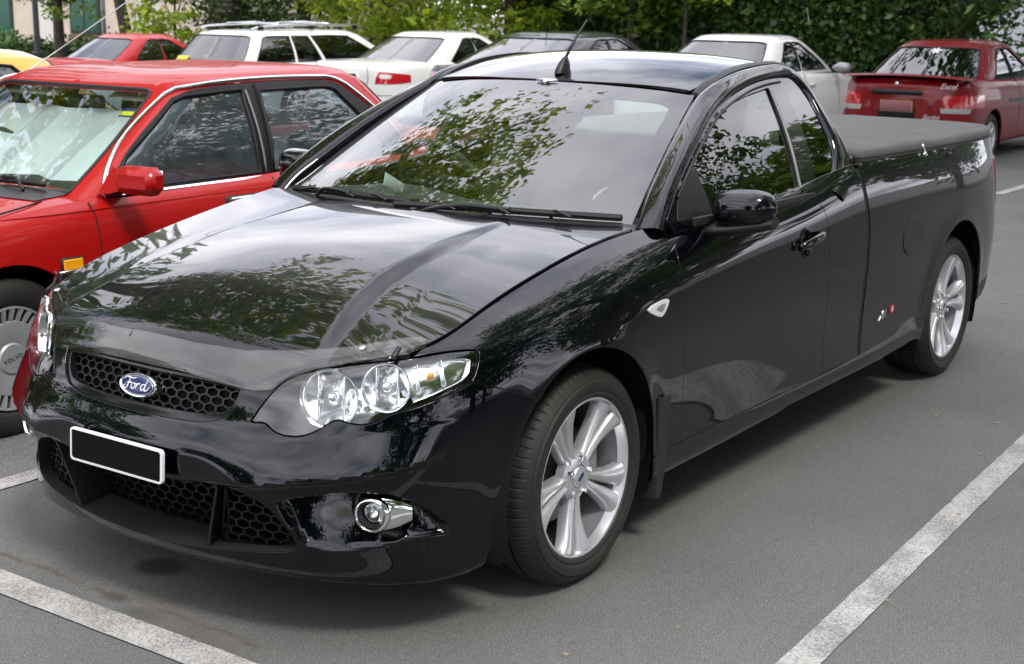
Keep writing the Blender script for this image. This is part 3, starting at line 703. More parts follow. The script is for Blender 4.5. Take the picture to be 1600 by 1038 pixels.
# bonnet: height at rows of x and columns of y
B_X = [.93, .90, .86, .825, .775, .70, .60, .45, .25, 0, -.20, -.36, -.50]
B_Y = [0, .15, .30, .42, .55, .66, .75, .84]
B_Z = [[0.6396, 0.637, 0.6255, 0.6071, 0.5883, 0.5785, 0.5722, 0.5679],
       [0.6775, 0.6754, 0.6582, 0.6369, 0.6244, 0.6174, 0.6125, 0.609],
       [0.7074, 0.7042, 0.6952, 0.6815, 0.6575, 0.6445, 0.6373, 0.6326],
       [0.7267, 0.725, 0.7096, 0.6857, 0.6743, 0.6683, 0.6631, 0.6593],
       [0.7937, 0.7909, 0.7801, 0.7566, 0.7345, 0.7256, 0.7189, 0.7149],
       [0.823, 0.8193, 0.8045, 0.7891, 0.7733, 0.7632, 0.7559, 0.7511],
       [0.8576, 0.8525, 0.8384, 0.8229, 0.8064, 0.795, 0.7875, 0.7832],
       [0.8982, 0.8938, 0.8804, 0.8674, 0.8529, 0.8421, 0.8353, 0.8309],
       [0.9397, 0.9362, 0.926, 0.9156, 0.9041, 0.8957, 0.8903, 0.8867],
       [0.973, 0.9713, 0.9647, 0.9577, 0.9495, 0.9432, 0.9389, 0.9363],
       [0.9962, 0.9949, 0.9901, 0.9849, 0.979, 0.9746, 0.9719, 0.9699],
       [1.0116, 1.0104, 1.0063, 1.002, 0.9969, 0.9931, 0.9904, 0.9889],
       [1.0192, 1.0183, 1.0146, 1.0108, 1.0065, 1.0035, 1.002, 1.0009]]
bonnet = Top(B_X, B_Y, B_Z)
def dome_y(x): return np.interp(x, [-.4, 0, .33, .5, .65, .8], [.375, .385, .410, .445, .49, .54])
def bonnet_disp(x, y, p):
    q = np.abs(y)-dome_y(x); k = smooth(-.50, .30, x)*smooth(.82, .46, x)
    return .024*k*(.82*smooth(.034, -.024, q)+.18*smooth(.16, -.01, q))
bonnet.disp = bonnet_disp
# ---------------------------------------------------------------- the other parked cars: one builder, many shapes
def steel_wheel(parent, loc, s, R=.30, style='cap', a0=0):
    """tyre, rim and cover; loc is the middle of the outer face"""
    P = np.array(loc, float); Q = np.eye(3) if s > 0 else rot('Z', 180); put = lambda vf: move(vf, P, Q@rot('Y', a0)); rr = R*.66
    pr = [(rr, -.01), (rr+.01, .004), (rr+.025, .010), (R-.04, .010), (R-.02, .0), (R-.006, -.012), (R, -.035), (R-.002, -.07), (R-.006, -.071), (R-.006, -.078), (R, -.079), (R, -.11)]
    pr += [(r, -.195-y if y > -.1 else -.12) for r, y in pr[::-1]][1:]
    w = link('wheel', *put(lathe(pr, 56)), M['tyre'], parent, angle=40)
    if style == 'fins':                                          # flat disc with a ring of radial fins
        cap = link('wheel_cover', *put(merge(lathe([(0, .004), (.056, .004), (.060, .0), (.063, -.004), (.070, -.001), (rr*.70, -.003), (rr*.72, -.010)], 48), lathe([(rr*1.00, -.008), (rr*.985, .004), (rr*.955, .004), (rr*.945, -.004)], 56))), M['hub_grey'], w, angle=35)
        for k in range(30):
            rg = [[(rr*.70, -.012+.008*q, (-.006+.012*p)*(1)) for p, q in ((0, 0), (1, 0), (1, 1), (0, 1))], [(rr*.95, -.012+.015*q, (-.010+.020*p)+.006) for p, q in ((0, 0), (1, 0), (1, 1), (0, 1))]]
            link('cover_fin', *put(move(loft(rg), R=rot('Y', k*12))), M['hub_grey'], w, smooth=False)
        link('cover_back', *put(lathe([(rr*.70, -.020), (rr*.97, -.022)], 40)), M['rust_dark'], w)
        link('cover_script', *move(move(text_mesh('VOLVO', .024, .0008, 0, 1.15), R=rot('X', 90)), P+Q@np.array([0, .0046, 0]), Q@rot('Z', 180)@rot('Y', -14)), M['plastic'], w, smooth=False)
    else:
        parts = [lathe([(0, -.004), (rr*.25, -.006), (rr*.28, -.02)], 24), lathe([(rr*1.0, -.004), (rr*.97, .003), (rr*.93, -.002), (rr*.90, -.03)], 40)]
        for k in range(7):
            parts.append(move(loft([[(r, y+a, b*wd) for a, b in ((-.02, -1), (0, -.7), (0, .7), (-.02, 1))] for r, y, wd in ((rr*.2, -.008, .02), (rr*.6, -.010, .022), (rr*.95, -.004, .03))]), R=rot('Y', k*360/7)))
        link('rim', *put(merge(*parts)), M['alloy'], w, angle=35)
        link('rim_back', *put(lathe([(.02, -.05), (rr*.95, -.06)], 24)), M['void'], w)
    return w

class CarBody:
    """lower wall (Fence) + deck + cabin wall (Fence) + roof; local frame: nose towards +x, ground at z 0"""
    def __init__(s, P):
        L, W = P['L'], P['W']; s.P = P; h = L/2; w = W/2; c = P.get('corner', .16); rd = P.get('round', .05)
        base = [(h, 0), (h-.01, w*.35), (h-rd*.8, w*.66), (h-rd-c*.6, w*.90), (h-rd-c*1.7, w*.972), (h-.75, w*.99), (h-1.1, w), (h*.45, w), (.3, w), (-h*.25, w), (-h*.5, w), (-h+1.05, w*.995), (-h+.70, w*.985), (-h+rd+c*1.6, w*.965), (-h+rd+c*.55, w*.89), (-h+rd*.8, w*.65), (-h+.01, w*.35), (-h, 0)]
        zt = np.array(P['top'], float)                           # (x, height) of the shoulder line, x falling
        prof = {}
        for i, (x, y) in enumerate(base):
            t = float(np.interp(-x, -zt[:, 0], zt[:, 1])); b = P.get('sill', .20); m = t-b
            tk = P.get('tuck', .05)
            prof[i] = [(b, .07), (b+.015, .02), (b+.06, P.get('sillin', .012)), (b+m*.25, .006), (b+m*.42, 0), (b+m*.58, 0), (b+m*.74, tk*.12), (b+m*.88, tk*.42), (b+m*.965, tk*.95), (t, tk*1.7)]
        s.low = Fence(fence_points(base, prof)); s.base = base
        zb0, zr = P['belt'], P['roof']; yb, yr = P['yb'], P['yr']
        st = [(0, 0), (0, .55), (.05, .84), (.16, .965), (.36, 1.0)]
        rows = []
        xf = lambda t: P['xfb']+(P['xft']-P['xfb'])*t; xr = lambda t: P['xrb']+(P['xrt']-P['xrb'])*t
        ts = [0, .2, .4, .6, .8, .93, 1.0, 1.06]
        G = []
        cf, crn = P.get('cf', 1.0), P.get('cr', 1.0)
        def y_at(t): return yb+(yr-yb)*t**1.15+.02*math.sin(math.pi*min(t, 1))
        for k in range(15):
            col = []
            for t in ts:
                yy = y_at(t); tt = min(t, 1.0); over = max(t-1.0, 0)
                z = zb0+(zr-zb0)*tt+(0 if over == 0 else .012); a, b = xf(tt), xr(tt)
                k2 = 1-over*1.2
                if k < 5: dx, fy_ = st[k]; p = (a-dx*cf, yy*fy_)
                elif k < 10: q = (k-4)/6.0; p = (a-.36*cf+(b+.36*crn-(a-.36*cf))*q, yy)
                else: dx, fy_ = st[14-k]; p = (b+dx*crn, yy*fy_)
                mx_ = (a+b)/2
                col.append((mx_+(p[0]-mx_)*k2, p[1]*k2, z))
            G.append(col)
        s.cab = Fence(np.array(G)); s.zb0, s.zr = zb0, zr
        s.G = np.array(G)
    def cd(s, pts):
        """(station, height fraction) on the cabin -> its domain"""
        return [(math.copysign(float(np.interp(abs(u), s.cab.uk, s.cab.sk)), u), s.zb0+(s.zr-s.zb0)*t) for u, t in pts]
    def sx(s, x, z):
        aa = np.linspace(.2, s.low.L-.2, 300); X = s.low.raw(aa, np.full_like(aa, z))[:, 0]; return float(np.interp(-x, -X, aa))
    def side(s, pts): return [(s.sx(x, z), z) for x, z in pts]
    def rear(s, pts):
        """(y, z) on the tail -> domain of the lower wall, y > 0"""
        aa = np.linspace(s.low.L-1.2, s.low.L, 200); out = []
        for y, z in pts:
            Y = s.low.raw(aa, np.full_like(aa, z))[:, 1]; out.append((float(np.interp(-y, -Y, aa)), z))
        return out

def build_car(name, label, cat, P, paint, loc, rz, group=None):
    B = CarBody(P); root = thing(name, label, cat, loc, rz, group); B.root = root; low, cab = B.low, B.cab; res = P.get('res', .07)
    hub_f, hub_r = P['hubs']; R = P.get('R', .30); ar = R+.055; zt = P['top']
    def arc_(hx): return [(hx+ar*math.cos(math.radians(t)), R+ar*math.sin(math.radians(t))) for t in np.linspace(-14, 194, 26)]
    def bot(a, b, n): return [(q, float(low.zmin(q))+.004) for q in np.linspace(a, b, n)]
    a_f = B.side(arc_(hub_f)); a_r = B.side(arc_(hub_r))
    o = bot(0, a_f[0][0]-.01, 14)+[p for p in a_f if p[1] > P.get('sill', .2)+.03]+bot(a_f[-1][0]+.02, a_r[0][0]-.02, 14)+[p for p in a_r if p[1] > P.get('sill', .2)+.03]+bot(a_r[-1][0]+.02, low.L, 14)
    top = [(q, float(low.zmax(q))-.004) for q in np.linspace(low.L, 0, 50)]
    def whole(outl, surf, holes=(), **k):
        t = trim(surf, outl, holes, **k); return t
    tb = whole(np.array(o+top), low, res=res, depth=.02, gap=0)
    body = link('body', *merge(tb[:2], tmirror(tb)[:2]), paint, root, normals=np.concatenate([tb[2], tmirror(tb)[2]]))
    # deck: bonnet, scuttle, boot lid
    ss = np.linspace(0, low.L, 90); E = low.F(ss, np.array([float(low.zmax(q)) for q in ss])-.004); rows = []
    crown = P.get('crown', .035)
    for p in E:
        ys = np.linspace(-1, 1, 15); rows.append([(p[0], p[1]*y, p[2]+crown*(1-y*y)*min(1, p[1]/.5)-(.0 if abs(y) < 1 else .012)) for y in ys])
    v, f = loft(rows, caps=False, closed=False); v = np.asarray(v)
    n_ = np.cross(v[f[300][1]]-v[f[300][0]], v[f[300][2]]-v[f[300][0]])
    link('deck', v, f if n_[2] > 0 else [q[::-1] for q in f], paint, root)
    # cabin with window openings
    W = {k: B.cd(q) for k, q in P['wins'].items()}
    cc = lambda q: curve(q, .06, P.get('wcorner', 35))
    side_h = [cc(W[k]) for k in W if k not in ('front', 'back')]
    z0 = B.zb0+.004
    full = [(q, z0) for q in np.linspace(0, cab.L, 60)]+[(q, float(cab.zmax(q))-.003) for q in np.linspace(cab.L, 0, 60)]
    def half_hole(k):
        h = [p for p in W[k]]; return h
    # the front and back openings straddle the middle line: cut half of each and mirror
    hf = cc(W['front']); hb = cc(W['back'])
    t = trim(cab, np.array(full), side_h, res=res*.8, gap=0, depth=.02)
    # remove the faces inside the screens
    def cut(t, hh):
        V, F, N_ = t; return V, F, N_
    edge_f = [p for p in W['front'] if p[0] > 1e-6]; edge_b = [p for p in W['back'] if p[0] < cab.L-1e-6]
    zf0, zf1 = W['front'][0][1], W['front'][-1][1]; zb0_, zb1 = W['back'][0][1], W['back'][-1][1]
    O = [(0, z0)]+[(q, z0) for q in np.linspace(.05, cab.L-.05, 60)]+[(cab.L, z0), (cab.L, zb0_)]+list(edge_b)+[(cab.L, zb1), (cab.L, float(cab.zmax(cab.L))-.003)]+[(q, float(cab.zmax(q))-.003) for q in np.linspace(cab.L-.05, .05, 60)]+[(0, float(cab.zmax(0.0))-.003), (0, zf1)]+list(edge_f[::-1])+[(0, zf0)]
    t = trim(cab, np.array(O), side_h, res=res*.8, gap=0, depth=.02)
    link('cabin_shell', *merge(t[:2], tmirror(t)[:2]), paint, root, normals=np.concatenate([t[2], tmirror(t)[2]]))
    gl = P.get('glass', M['dark_glass'])
    gf = np.array(list(W['front'])+[(0, zf1)]*0); F_ = [(0, zf0)]+edge_f+[(0, zf1)]; Bk = [(cab.L, zb0_)]+edge_b+[(cab.L, zb1)]
    for nm, q in (('windscreen', F_), ('rear_window', Bk)):
        a = trim(cab, curve(q, .06, 30), res=.09, gap=-.006, off=-.006, depth=0); o_ = link(nm, *merge(a[:2], tmirror(a)[:2]), P.get('screen', M['back_glass']), root, normals=np.concatenate([a[2], tmirror(a)[2]]))
        k = curve(q, .06, 30); inn = [p for p in k if 1e-4 < p[0] < cab.L-1e-4]; cv = np.array(inn)
        if len(cv) > 3:
            pth = rings_of(cab, cv, -.001); path = np.concatenate([pth, (pth*[1, -1, 1])[::-1]])
            link('screen_seal', *tube(path, .009, 5, True), M['rubber'], o_)
        B.__dict__[nm] = o_
    B.panes = {}
    for k in W:
        if k in ('front', 'back'): continue
        a = trim(cab, cc(W[k]), res=.09, gap=-.005, off=-.007, depth=0); pr = both('side_window', a, gl, root); B.panes[k] = pr
        for o_, m in zip(pr, (1, -1)): link('window_seal', *tube(rings_of(cab, cc(W[k]), .0)*[1, m, 1], .009, 5, True), P.get('seal', M['rubber']), o_)
    # roof
    q = np.linspace(0, cab.L, 60); E = cab.F(q, np.array([float(cab.zmax(k)) for k in q])-.003); loop = np.concatenate([E, (E*[1, -1, 1])[::-1][1:-1]]); ctr = np.array([(E[0, 0]+E[-1, 0])/2, 0, 0]); rg = []
    for s_, hgt in ((1, 0), (.94, .35), (.85, .6), (.7, .8), (.5, .92), (.25, .98), (.02, 1)): rg.append(ctr+(loop-ctr)*[s_, s_, 1]+np.array([0, 0, P.get('roofcrown', .045)*hgt]))
    v, f = loft(rg, caps=False); n_ = np.cross(v[f[0][1]]-v[f[0][0]], v[f[0][2]]-v[f[0][0]])
    link('roof', v, f if n_[2] > 0 else [x[::-1] for x in f], paint, root)
    # inside: floor, seats, dash
    link('cabin_floor', *cbox(P['xfb']-P['xrb'], P['W']-.2, .04, .01, ((P['xfb']+P['xrb'])/2, 0, .36)), M['cloth'], root, smooth=False)
    zb = P['belt']; sc = P.get('seat', M['cloth']); xm = P['xft']-.30
    for x, hh in ((xm, .56), (min(xm-.5, max(xm-.85, (P['xrt']+P['xrb'])/2+.62)), .50)):
        for y in (.36, -.36):
            so = link('seat', *merge(cbox(.5, .5, .16, .05, (x, y, zb-.42)), move(cbox(.14, .48, hh, .05), (x-.28, y, zb-.36+hh*.5), rot('Y', -12))), sc, root, angle=60)
            link('headrest', *move(cbox(.09, .26, .17, .04), (x-.36, y, zb+.29 if x == xm else zb+.20), rot('Y', -10)), sc, so, angle=60)
    for m in (1, -1): link('door_card', *cbox(P['xft']-P['xrb']-.1, .03, zb-.34, .01, ((P['xft']+P['xrb'])/2+.1, m*(P['yb']-.045), (zb+.34)/2-.01)), sc, root, smooth=False)
    link('rear_shelf', *cbox(.5, P['yb']*1.8, .03, .01, (P['xrb']+.27, 0, zb-.02)), M['dash'], root, smooth=False)
    link('dashboard', *cbox(.36, P['W']-.36, .22, .07, (P['xft']+.38*(P['xfb']-P['xft'])*2-.1, 0, zb-.06)), M['dash'], root, angle=60)
    link('steering_wheel', *move(tube([np.array([0, .18*math.cos(a), .18*math.sin(a)]) for a in np.linspace(0, 6.283, 24, endpoint=False)], .013, 6, True), (xm+.42, -.36, zb+.04), rot('Y', 25)), M['dash'], root)
    # underside, arches, wheels
    fl = np.array([(x, y) for x, y in B.base]+[(x, -y) for x, y in B.base[::-1]][1:-1]); fl = fl[::-1] if area(fl) < 0 else fl; fl = inset(fl, .1)
    fl = np.array([(x, y if min(abs(x-hub_f), abs(x-hub_r)) > ar+.05 else math.copysign(min(abs(y), .55), y)) for x, y in fl])
    link('floor_pan', *loft([np.c_[fl, np.full(len(fl), .23)], np.c_[fl, np.full(len(fl), .30)]]), M['liner'], root, smooth=False)
    for hx in (hub_f, hub_r):
        v, f = lathe([(ar+.004, P['W']/2-.02), (ar+.03, P['W']/2-.06), (ar+.03, .56), (.05, .55)], 20, False, math.radians(-15), math.radians(195)); both_vf('wheel_arch_liner', (v+np.array([hx, 0, R]), f), M['liner'], root, 40)
        for s in (1, -1): steel_wheel(root, (hx, s*(P['W']/2-P.get('winset', .035)), R), s, R, P.get('wheel', 'alloy'), 7*s+hx*30)
    return B
def on_low(B, name, dom, mt, off=.003, depth=.008, res=.05, parent=None, sides='both', corner=60, roll=.002):
    t = trim(B.low, curve(dom, .04, corner), res=res, gap=0, off=off, depth=depth, roll=roll); p = parent or B.root
    if sides == 'both': return both(name, t, mt, p)
    if sides == 'left': return panel(name, t, mt, p)
    return panel(name, tmirror(t), mt, p)
def shutline(B, pts, surf='low', mt=None, r=.0035, name='panel_seam', sides=(1, -1)):
    S = B.low if surf == 'low' else B.cab; c = curve([np.array(p) for p in pts], .05, 170, False); path = rings_of(S, c, -.0008)
    for m in sides: link(name, *tube(path*[1, m, 1], r, 4), mt or M['void'], B.root)
M['hub_grey'] = mat('grey_wheel_cover', (.33, .34, .35), .45, .4); M['rust_dark'] = mat('rusty_dark_steel', (.10, .055, .035), .8)
M['red_volvo'] = car_paint('red_car_paint', (.34, .0016, .0012), rough=.55, dust=.03, coat_rough=.05, coat=.42)
M['red_faded'] = car_paint('faded_red_roof_paint', (.40, .035, .028), rough=.55, dust=.05, coat_rough=.12)
M['white_paint'] = car_paint('white_car_paint', (.72, .72, .70), rough=.5, dust=.0)
M['white_warm'] = car_paint('warm_white_car_paint', (.66, .66, .63), rough=.5)
M['silver_white'] = car_paint('pearl_white_car_paint', (.73, .73, .72), rough=.45)
M['charcoal_paint'] = car_paint('charcoal_car_paint', (.030, .032, .036), rough=.35)
M['maroon_paint'] = car_paint('deep_red_car_paint', (.17, .0025, .006), rough=.4, dust=.02, coat=.45)
M['bright_red'] = car_paint('bright_red_car_paint', (.36, .005, .006), rough=.45, coat=.6)
M['yellow_paint'] = car_paint('yellow_car_paint', (.62, .36, .02), rough=.45)
M['grey_lens'] = mat('clear_reversing_lens', (.34, .33, .33), .15, 0, 1); M['plate_mauve'] = mat('plain_mauve_plate', (.25, .10, .105), .7); M['plate_yellow'] = mat('yellow_plate_edge', (.62, .45, .04), .6); M['plate_pale'] = mat('pale_plate', (.55, .55, .5), .6)
M['foil'] = mat('silver_foil_sunshade', (.82, .88, .87), .45, .7); 
_w = noise(M['foil'], 60, 1); 
t_, N_, L_, b_ = nodes(M['foil']); _tcf = N_('ShaderNodeTexCoord'); _vf = N_('ShaderNodeTexVoronoi'); _vf.inputs['Scale'].default_value = 120; _vf.inputs['Randomness'].default_value = 0.0; L_(_tcf.outputs['Object'], _vf.inputs['Vector']); bump(M['foil'], _vf.outputs['Distance'], .35, .004)
M['blue_cloth'] = mat('blue_grey_seat_cloth', (.045, .065, .11), .9); M['sticker_yellow'] = mat('yellow_sticker', (.70, .62, .03), .6); M['sticker_blue'] = mat('blue_sticker', (.02, .03, .16), .6)
M['volvo_glass'] = glass('blue_green_side_glass', (.26, .34, .39), 1.5, haze=.20, dust_sheen_col=(.26, .33, .40)); M['volvo_screen'] = glass('clear_greenish_glass', (.80, .87, .85), 1.6)  # side glass: pale blue-grey reflection painted in as a bluish diffuse film
M['grey_trim'] = mat('grey_rubber_trim', (.010, .010, .011), .45, spec=.3)
SEDAN_W = {'front': [(1e-7, .10), (1.0, .10), (1.85, .10), (2.25, .12), (2.35, .5), (2.35, .90), (1.8, .92), (1.0, .92), (1e-7, .92)]}
SEDAN_W['front'] = [(0, .08), (1.0, .08), (1.9, .08), (2.45, .12), (2.42, .5), (2.35, .88), (1.8, .92), (1.0, .93), (0, .93)]
SEDAN_W['front_side'] = [(4.0, .10), (4.6, .10), (6.75, .10), (6.75, .5), (6.75, .90), (5.6, .91), (4.35, .88), (4.05, .45)]
SEDAN_W['rear_side'] = [(6.95, .10), (8.9, .10), (9.3, .16), (9.35, .5), (9.3, .88), (8.4, .91), (6.95, .90), (6.95, .5)]
SEDAN_W['back'] = [(14, .10), (13, .10), (12.1, .10), (11.6, .13), (11.6, .5), (11.65, .88), (12.2, .92), (13, .93), (14, .93)]
# ---------------------------------------------------------------- red sedan parked alongside
X0 = -1.415; VL = (X0, -2.53, GZ(X0, -2.53)+.006)
VW = dict(SEDAN_W)
VW['front'] = [(0, .07), (1.0, .07), (2.0, .07), (2.25, .075), (2.22, .5), (2.16, .90), (1.95, .925), (1.0, .93), (0, .93)]
VP = dict(L=4.79, W=1.76, corner=.14, round=.05, tuck=.055, top=[(2.4, .76), (2.0, .80), (1.30, .87), (.95, .895), (.2, .895), (-1.0, .91), (-1.4, .92), (-2.0, .92), (-2.4, .87)],
          sill=.21, belt=.865, roof=1.312, yb=.79, yr=.60, xfb=1.13, xft=.43, xrt=-.93, xrb=-1.32, cf=.35, cr=.75, hubs=(1.495, -1.275), R=.312, wheel='fins', res=.05, wins=VW, glass=M['volvo_glass'], screen=M['volvo_screen'], seat=M['blue_cloth'], crown=.03, roofcrown=.04, wcorner=30, seal=M['grey_trim'], winset=.03)
_vb = CarBody(VP)
def vx(pts):
    """(x, z) on the cabin side -> (station, height fraction)"""
    out = []; uu = np.linspace(2.3, 11.7, 400); ss = np.interp(uu, _vb.cab.uk, _vb.cab.sk)
    for x, z in pts:
        X = _vb.cab.raw(ss, np.full_like(ss, z))[:, 0]; out.append((float(np.interp(-x, -X, uu)), (z-VP['belt'])/(VP['roof']-VP['belt'])))
    return out
VW['front_side'] = vx([(.84, .90), (.865, .945), (.79, 1.03), (.445, 1.235), (.38, 1.252), (.02, 1.268), (.045, 1.1), (.065, .90)])
VW['rear_side'] = vx([(-.02, .90), (-.05, 1.1), (-.085, 1.258), (-.55, 1.258), (-.60, 1.245), (-.745, 1.081), (-.865, .93), (-.84, .90)])
vb = build_car('red_sedan', 'boxy red sedan with foil sunshade and finned wheel cover beside the black utility', 'sedan', VP, M['red_volvo'], VL, 0)
# --- red sedan: trim
cb, lw, rt = vb.cab, vb.low, vb.root
def vc(pts): return vb.cd(pts)
sur_o = curve(vc(vx([(.945, .885), (.75, 1.062), (.445, 1.246), (.33, 1.275), (-.07, 1.292), (-.508, 1.288), (-.61, 1.278), (-.67, 1.252), (-.847, 1.105), (-.985, .94), (-1.0, .885)])), .06, 40)
side_holes = [curve(vc(VW[k]), .06, 30) for k in ('front_side', 'rear_side')]
both('window_surround', trim(cb, sur_o, side_holes, res=.05, gap=.0, off=.0035, depth=.006), M['grey_trim'], rt)
top_c = curve([np.array(p) for p in vc(vx([(.965, .882), (.765, 1.074), (.455, 1.260), (.335, 1.289), (-.07, 1.306), (-.508, 1.302), (-.62, 1.292), (-.69, 1.26), (-.865, 1.11), (-1.0, .945), (-1.02, .88)]))], .04, 170, False)
for m in (1, -1):
    P_ = rings_of(cb, top_c, .006)*[1, m, 1]; link('window_chrome', *tube(P_, .0105, 6), M['chrome'], rt)
    bl_ = rings_of(cb, np.array(vc(vx([(x, .884) for x in np.linspace(.965, -1.02, 30)]))), .008)
    link('belt_chrome', *loft([[(p+np.array([0, a*1.0, b]))*[1, m, 1] for a, b in ((.004, -.026), (.012, -.020), (.012, -.004), (.004, .004), (-.01, .004), (-.01, -.026))] for p in bl_]), M['chrome'], rt, angle=30)
    # pillar between the doors
    pc = rings_of(cb, np.array(vc(vx([(.0-.065*t, .885+.40*t) for t in np.linspace(0, 1, 10)]))), .008)*[1, m, 1]; link('door_gap', *tube(pc, .0035, 4), M['void'], rt)
    pc = rings_of(cb, np.array(vc(vx([(.038-.03*t, .90+.36*t) for t in np.linspace(0, 1, 10)]))), .008)*[1, m, 1]; link('pillar_bead', *tube(pc, .006, 5), M['grey_bead'], rt)
dz = lambda x, z0, z1, n=12: vb.side([(x(z) if callable(x) else x, z) for z in np.linspace(z0, z1, n)])
shutline(vb, dz(lambda z: 1.063, .28, .87)); shutline(vb, dz(lambda z: .03-.02*(z-.6), .28, .88)); shutline(vb, vb.side([(x, .30) for x in np.linspace(1.06, .03, 14)]))
shutline(vb, dz(lambda z: -.93+.12*max(0, .55-z)*0+(.0 if z > .55 else -.0), .60, .88))
sp = vb.side([(x, .843) for x in np.linspace(1.55, -2.0, 40)])
shutline(vb, sp, r=.0022, mt=M['red_volvo'], name='swage_line')
for m in (1, -1):
    bs = rings_of(lw, np.array(vb.side([(x, .606) for x in np.linspace(1.285, 1.085, 6)])), .0); link('bump_strip', *loft([[(p+np.array([0, a, b]))*[1, m, 1] for a, b in ((.0, -.024), (.022, -.018), (.026, 0), (.022, .018), (.0, .024), (-.02, 0))] for p in bs]), M['grey_trim'], rt, angle=30)
    bs = rings_of(lw, np.array(vb.side([(x, .621) for x in np.linspace(1.288, 1.08, 6)])), .018); link('strip_chrome', *tube(bs*[1, m, 1], .007, 6), M['chrome'], rt)
    for x0, x1 in ((1.045, .07), (.03, -.82)):
        bs = rings_of(lw, np.array(vb.side([(x, .606) for x in np.linspace(x0, x1, 10)])), .0); link('bump_strip', *loft([[(p+np.array([0, a, b]))*[1, m, 1] for a, b in ((.0, -.024), (.022, -.018), (.026, 0), (.022, .018), (.0, .024), (-.02, 0))] for p in bs]), M['grey_trim'], rt, angle=30)
    p = np.array(lw.F(vb.sx(1.212, .646), .646)); n = np.array(lw.N(vb.sx(1.212, .646), .646)); Fi = frame(n)
    f2 = (lambda vf: flip(*vf)) if m < 0 else (lambda vf: vf)
    link('side_indicator', *f2(move(cbox(.098, .046, .016, .006), p+n*.005, Fi)), M['amber'], rt, angle=30); link('indicator_base', *f2(move(cbox(.106, .058, .014, .004), p+n*.002, Fi)), M['plastic'], rt)
    for x in (.26, -.62):
        p = np.array(lw.F(vb.sx(x, .80), .80)); n = np.array(lw.N(vb.sx(x, .80), .80)); Fi = frame(n)
        link('door_handle', *f2(move(cbox(.17, .030, .034, .006), p+n*.014, Fi)), M['chrome'], rt, angle=30); link('handle_recess', *f2(move(cbox(.20, .05, .010, .003), p+n*.002, Fi)), M['plastic'], rt)
    # door mirror: wedge foot and square shell
    ft = [[(1.00, .785, .895), (.86, .785, .895), (.86, .785, .955), (.90, .770, 1.0)], [(.99, .845, .900), (.895, .845, .905), (.89, .845, .985), (.95, .840, 1.0)], [(.985, .90, .915), (.905, .90, .915), (.905, .90, 1.0), (.97, .90, 1.002)]]
    mm_ = link('door_mirror', *f2(merge(loft(ft), move(cbox(.105, .205, .112, .030), (.945, .985, .960), rot('Z', 7)))), M['red_volvo'], rt, angle=40)
    link('mirror_glass', *f2(move(cbox(.006, .15, .08, .002), (.8965, .982, .960), rot('Z', 7))), M['chrome'], mm_)
# bonnet seam, scuttle, wipers
bn = [(1.42, .66, .0), (1.30, .70, 0), (1.5, .712, 0), (2.0, .70, 0), (2.3, .68, 0)]
def deck_z(B, x, y):
    low = B.low; aa = np.linspace(0, low.L, 200); E = low.F(aa, np.array([float(low.zmax(q)) for q in aa])-.004); ye = float(np.interp(-x, -E[:, 0], E[:, 1])); ze = float(np.interp(-x, -E[:, 0], E[:, 2]))
    return ze+B.P.get('crown', .035)*(1-min(1, (y/ye)**2))*min(1, ye/.5)
for m in (1, -1):
    q = curve([np.array(p) for p in ((1.155, .62), (1.20, .69), (1.40, .735), (1.75, .75), (2.05, .745))], .05, 170, False); link('bonnet_seam', *tube([(x, m*y, deck_z(vb, x, y)+.0005) for x, y in q], .0035, 4), M['void'], rt)
link('scuttle_grille', *loft([[(x, y, deck_z(vb, x, abs(y))+.004) for x in (1.16-.10*(abs(y)/.7)**2+.16, 1.16-.10*(abs(y)/.7)**2+.02)]+[(1.12-.10*(abs(y)/.7)**2, y, .905)] for y in np.linspace(-.68, .68, 15)], caps=False, closed=False), M['plastic'], rt)
for y0, y1 in ((.60, .02), (-.08, -.62)):
    w = [np.array(cb.F(*vc([(abs(y)/.79*2.05, .085+.012*math.sin(math.pi*abs(y))) ])[0]))*[1, np.sign(y) or 1, 1]+np.array([.020, 0, .014]) for y in np.linspace(y0, y1, 10)]
    wo_ = link('wiper', *loft([[p+np.array(d) for d in ((0, 0, -.012), (.009, 0, 0), (.002, 0, .012), (-.008, 0, 0))] for p in w]), M['rubber'], rt)
    link('wiper_arm', *tube([w[0]+np.array([.07, -.05, -.02]), w[3]+np.array([.03, 0, .02]), w[5]+np.array([.01, 0, .014])], .007, 6), M['plastic'], wo_)
# foil sunshade: wavy sheet leaning behind the windscreen
def shade(ys, name):
    """folding foil screen: flat panels meeting in creases, dished a little, standing behind the windscreen"""
    V = []; nz_ = 9; nf = len(ys)
    for j in range(nz_):
        t = j/(nz_-1)
        for i, y in enumerate(ys):
            fold = (.045 if i % 2 else -.045)*(1-.25*t)
            V.append((.985-.47*t-.075+fold+.010*math.sin(5*t+i), y-.05*t, .905+.27*t))
    F = [[j*nf+i, j*nf+i+1, (j+1)*nf+i+1, (j+1)*nf+i] for j in range(nz_-1) for i in range(nf-1)]
    V = np.array(V); V2 = V+np.array([-.006, 0, -.006]); F2 = [[a+len(V) for a in f[::-1]] for f in F]
    link(name, np.concatenate([V, V2]), F+F2, M['foil'], rt, angle=20)
shade((-.60, -.40, -.20, .02, .20, .40, .58), 'sunshade')
rl = [np.array([.80+.02*math.cos(a), .70, .92]) for a in (0, 1)]
link('sunshade_roll', *move(merge(*[tube([(.93-.52*t, .665-.09*t, .925+.30*t) for t in np.linspace(0, 1, 6)], .045, 14)]), (-.07, 0, 0)), M['foil'], rt, angle=60)
sk = np.array(cb.F(*vc([(1.95, .74)])[0])); Fs = frame(np.array(cb.N(*vc([(1.95, .74)])[0])))
